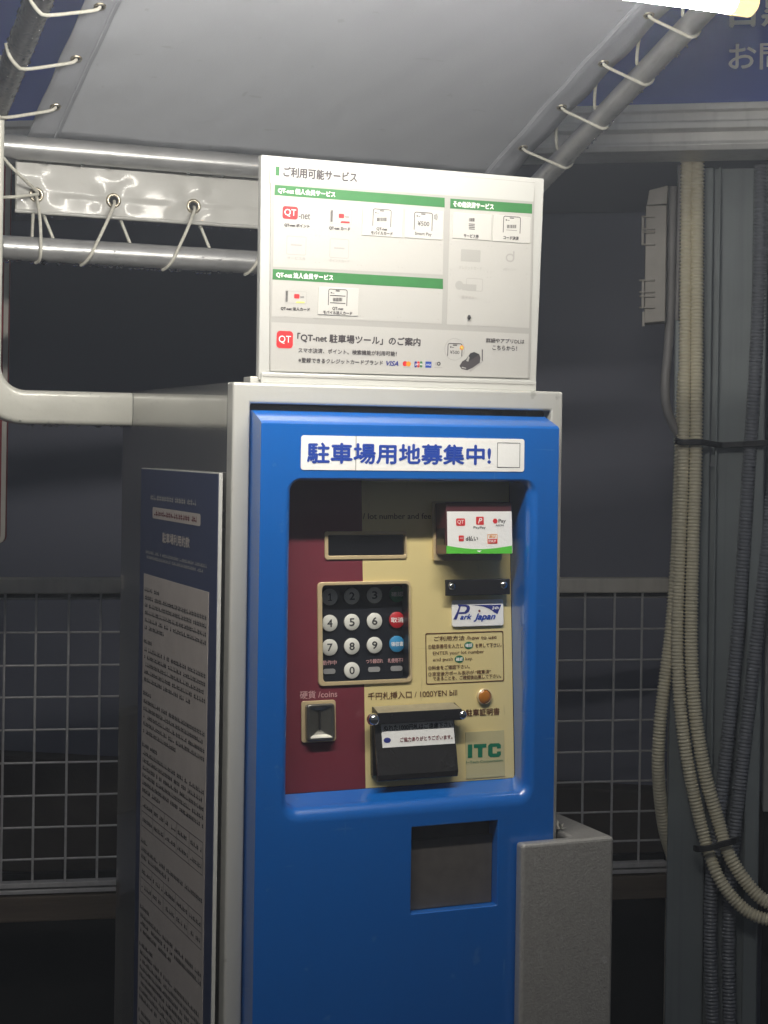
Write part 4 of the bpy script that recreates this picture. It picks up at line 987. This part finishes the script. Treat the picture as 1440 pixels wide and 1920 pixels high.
lc_ = thing('lacing_cord', 'white cord lacing the left edge of the grey sheet round the dark wet pipe', 'cord', cl0, YAW, GC)
for k, (c_, u, v) in enumerate(leftE):
    vv = (c_ - cl0).dot(RV); A = cl0 + RV * (vv + .004); dnv = TP.N * dn; r2 = PR
    strand(lc_, [c_ - dnv * .002, c_ + dnv * .006 - TP.U * .004, (c_ * .6 + A * .4) + dnv * .012, A + U_ * r2 * .6 + dnv * (r2 * .95) + RV * .002, A - U_ * .002 + dnv * (r2 + .002) + RV * .012, A - U_ * r2 * .85 + dnv * r2 * .7 + RV * .026, A - U_ * (r2 + .002) + RV * .034])
    nx = leftE[k + 1] if k + 1 < len(leftE) else None

# ------------------------------------------------------------------ bent square tube joining the machine side
TD = SP.uv(243, 766)[0]
TPn = Plane(FP.pt(0, 0, TD), FP.U, FP.V); hw_ = (TPn.uv(150, 735)[1] - TPn.uv(150, 798)[1]) / 2
zc = TPn.uv(150, 766)[1]; uc0 = TPn.uv(-33, 650)[0]; rb2 = .062
path = [(uc0, 0.0)] if False else []
path = [(uc0, zc + .45)] + [(uc0, zc + rb2 + (.1 - .02 * k)) for k in range(5)]
path += [(uc0 + rb2 - rb2 * math.cos(math.radians(a)), zc + rb2 - rb2 * math.sin(math.radians(a))) for a in range(0, 91, 6)]
path += [(uc0 + rb2 + (-.0005 - (uc0 + rb2)) * t, zc) for t in (.15, .4, .7, 1)]
tb = MB(); rg = []
pr8 = rrect(-hw_, hw_, -.020, .020, .008, 4)
for i, (u, v) in enumerate(path):
    a = path[max(i - 1, 0)]; b = path[min(i + 1, len(path) - 1)]; t = Vector((b[0] - a[0], b[1] - a[1])).normalized(); nn = (-t[1], t[0])
    rg.append([TPn.pt(u + nn[0] * x, v + nn[1] * x, y) for x, y in pr8])
tb.loops(rg, cap0=True, cap1=True)
bt = thing('bent_steel_tube', 'wet pale steel tube bending round from the left edge into the machine side', 'steel tube', TPn.pt(uc0, zc), YAW)
tbo = tb.build('tube_body', 'steel', bt, smooth=35)
MB().box(TPn, uc0 - .02, uc0 + .02, zc + .44, zc + .52, -.02, .02).build('tube_bracket', 'steel', bt, bevel=.003)

# ------------------------------------------------------------------ water drops
dr = MB(); RR = random.Random(11)
def drip(A, B, r, n, w=0, under=1):
    A, B = Vector(A), Vector(B)
    for _ in range(n):
        c_ = A.lerp(B, RR.random()) - Z * r * .99; q_ = RR.uniform(.0018, .0042); dr.ball(c_ - Z * q_ * .35 + N_ * RR.uniform(-.004, .006), q_, 8, 6, RR.uniform(.9, 1.3))
def speck(A, B, r, n, sz=(.0006, .0016), dirs=(20, 110)):
    A, B = Vector(A), Vector(B); ax = (B - A).normalized(); s_ = ax.cross(Z).normalized()
    if s_.dot(N_) < 0: s_ = -s_
    for _ in range(n):
        a = math.radians(RR.uniform(*dirs)); c_ = A.lerp(B, RR.random()) + (s_ * math.sin(a) - (ax.cross(s_) if ax.cross(s_).z > 0 else -ax.cross(s_)) * math.cos(a)) * r
        q_ = RR.uniform(*sz); dr.ball(c_, q_, 6, 5)
drip(lowA, lowA.lerp(lowB, .55), PR, 90); speck(lowA, lowA.lerp(lowB, .55), PR, 90, (.0008, .002))
drip(cl0, cl0.lerp(cr0, .5), PR, 8)
speck(cr0, cr0 + RV * .5, PR * .92, 260, (.0009, .0026), (-20, 100)); speck(cl0, cl0 + RV * .6, PR, 700, (.0010, .0030), (-60, 120))
for i in range(60):
    q_ = RR.uniform(.001, .002); dr.ball(FL.pt(RR.uniform(fu0_, fu0_ + .5), fzb - .003 - q_, RR.uniform(-.002, .002)), q_, 6, 5)
for i in range(45):
    dr.ball(TPn.pt(RR.uniform(uc0 + .03, -.004), zc + RR.uniform(-hw_ * .95, hw_ * .95), .0202), RR.uniform(.0006, .0015), 6, 5)
for i in range(24):
    q_ = RR.uniform(.0012, .0026); dr.ball(TPn.pt(RR.uniform(uc0 + rb2 * .8, -.004), zc - hw_ - q_ * .4, RR.uniform(.0, .018)), q_, 8, 6)
solo(dr.build('water_drops', 'water', None, smooth=80), 'beads of rain water clinging under the pipes and the bent tube', 'water', kind='stuff')

# ------------------------------------------------------------------ lamp
lY = 1.85
lend = at(1412, 4, lY)
LPn = vplane(lend, YAW)
lamp = thing('fluorescent_lamp', 'lit fluorescent tube with an amber end cap hanging under the canopy', 'lamp', lend, YAW)
LR = .0160; LL = .98
MB().tube([lend - FP.U * .030, lend - FP.U * LL], LR, 16).build('glass_tube', 'tube_on', lamp, smooth=60)
MB().tube([lend - FP.U * .0295, lend - FP.U * .004, lend], [LR * 1.06, LR * 1.06, LR * .8], 24).build('end_cap', 'lampcap', lamp, smooth=40)
MB().tube([lend - FP.U * (LL + .025), lend - FP.U * (LL + .0005)], LR * 1.06, 24).build('end_cap', 'lampcap', lamp, smooth=40)
for t in (.12, .86):
    c_ = lend - FP.U * LL * t; u, v = TP.uv(0, 0); 
    top = c_ + Z * ((TP.o - c_).dot(TP.N) / TP.N.z - .006)
    MB().tube([c_ + Z * LR, top], .0012, 6).build('hanging_wire', 'pipe', lamp)

# ------------------------------------------------------------------ haze volume added to imitate the glare round the lamp
hz = MB(); hp = vplane(Vector((0, 0, 0)), 0)
hz.box(hp, -6.5, 6.5, -1, 3.7, -9, 1.5)
ho = hz.build('haze', None, None, kind='stuff'); solo(ho, 'thin haze added for the veiling glow round the lamp', 'haze', kind='stuff')
hm = bpy.data.materials.new('haze'); hm.use_nodes = True; nt = hm.node_tree; nt.nodes.clear()
ou = nt.nodes.new('ShaderNodeOutputMaterial'); pv = nt.nodes.new('ShaderNodeVolumePrincipled')
pv.inputs['Color'].default_value = (.80, .87, 1.0, 1); pv.inputs['Density'].default_value = .020; pv.inputs['Anisotropy'].default_value = .5
nt.links.new(pv.outputs[0], ou.inputs['Volume']); ho.data.materials.append(hm)
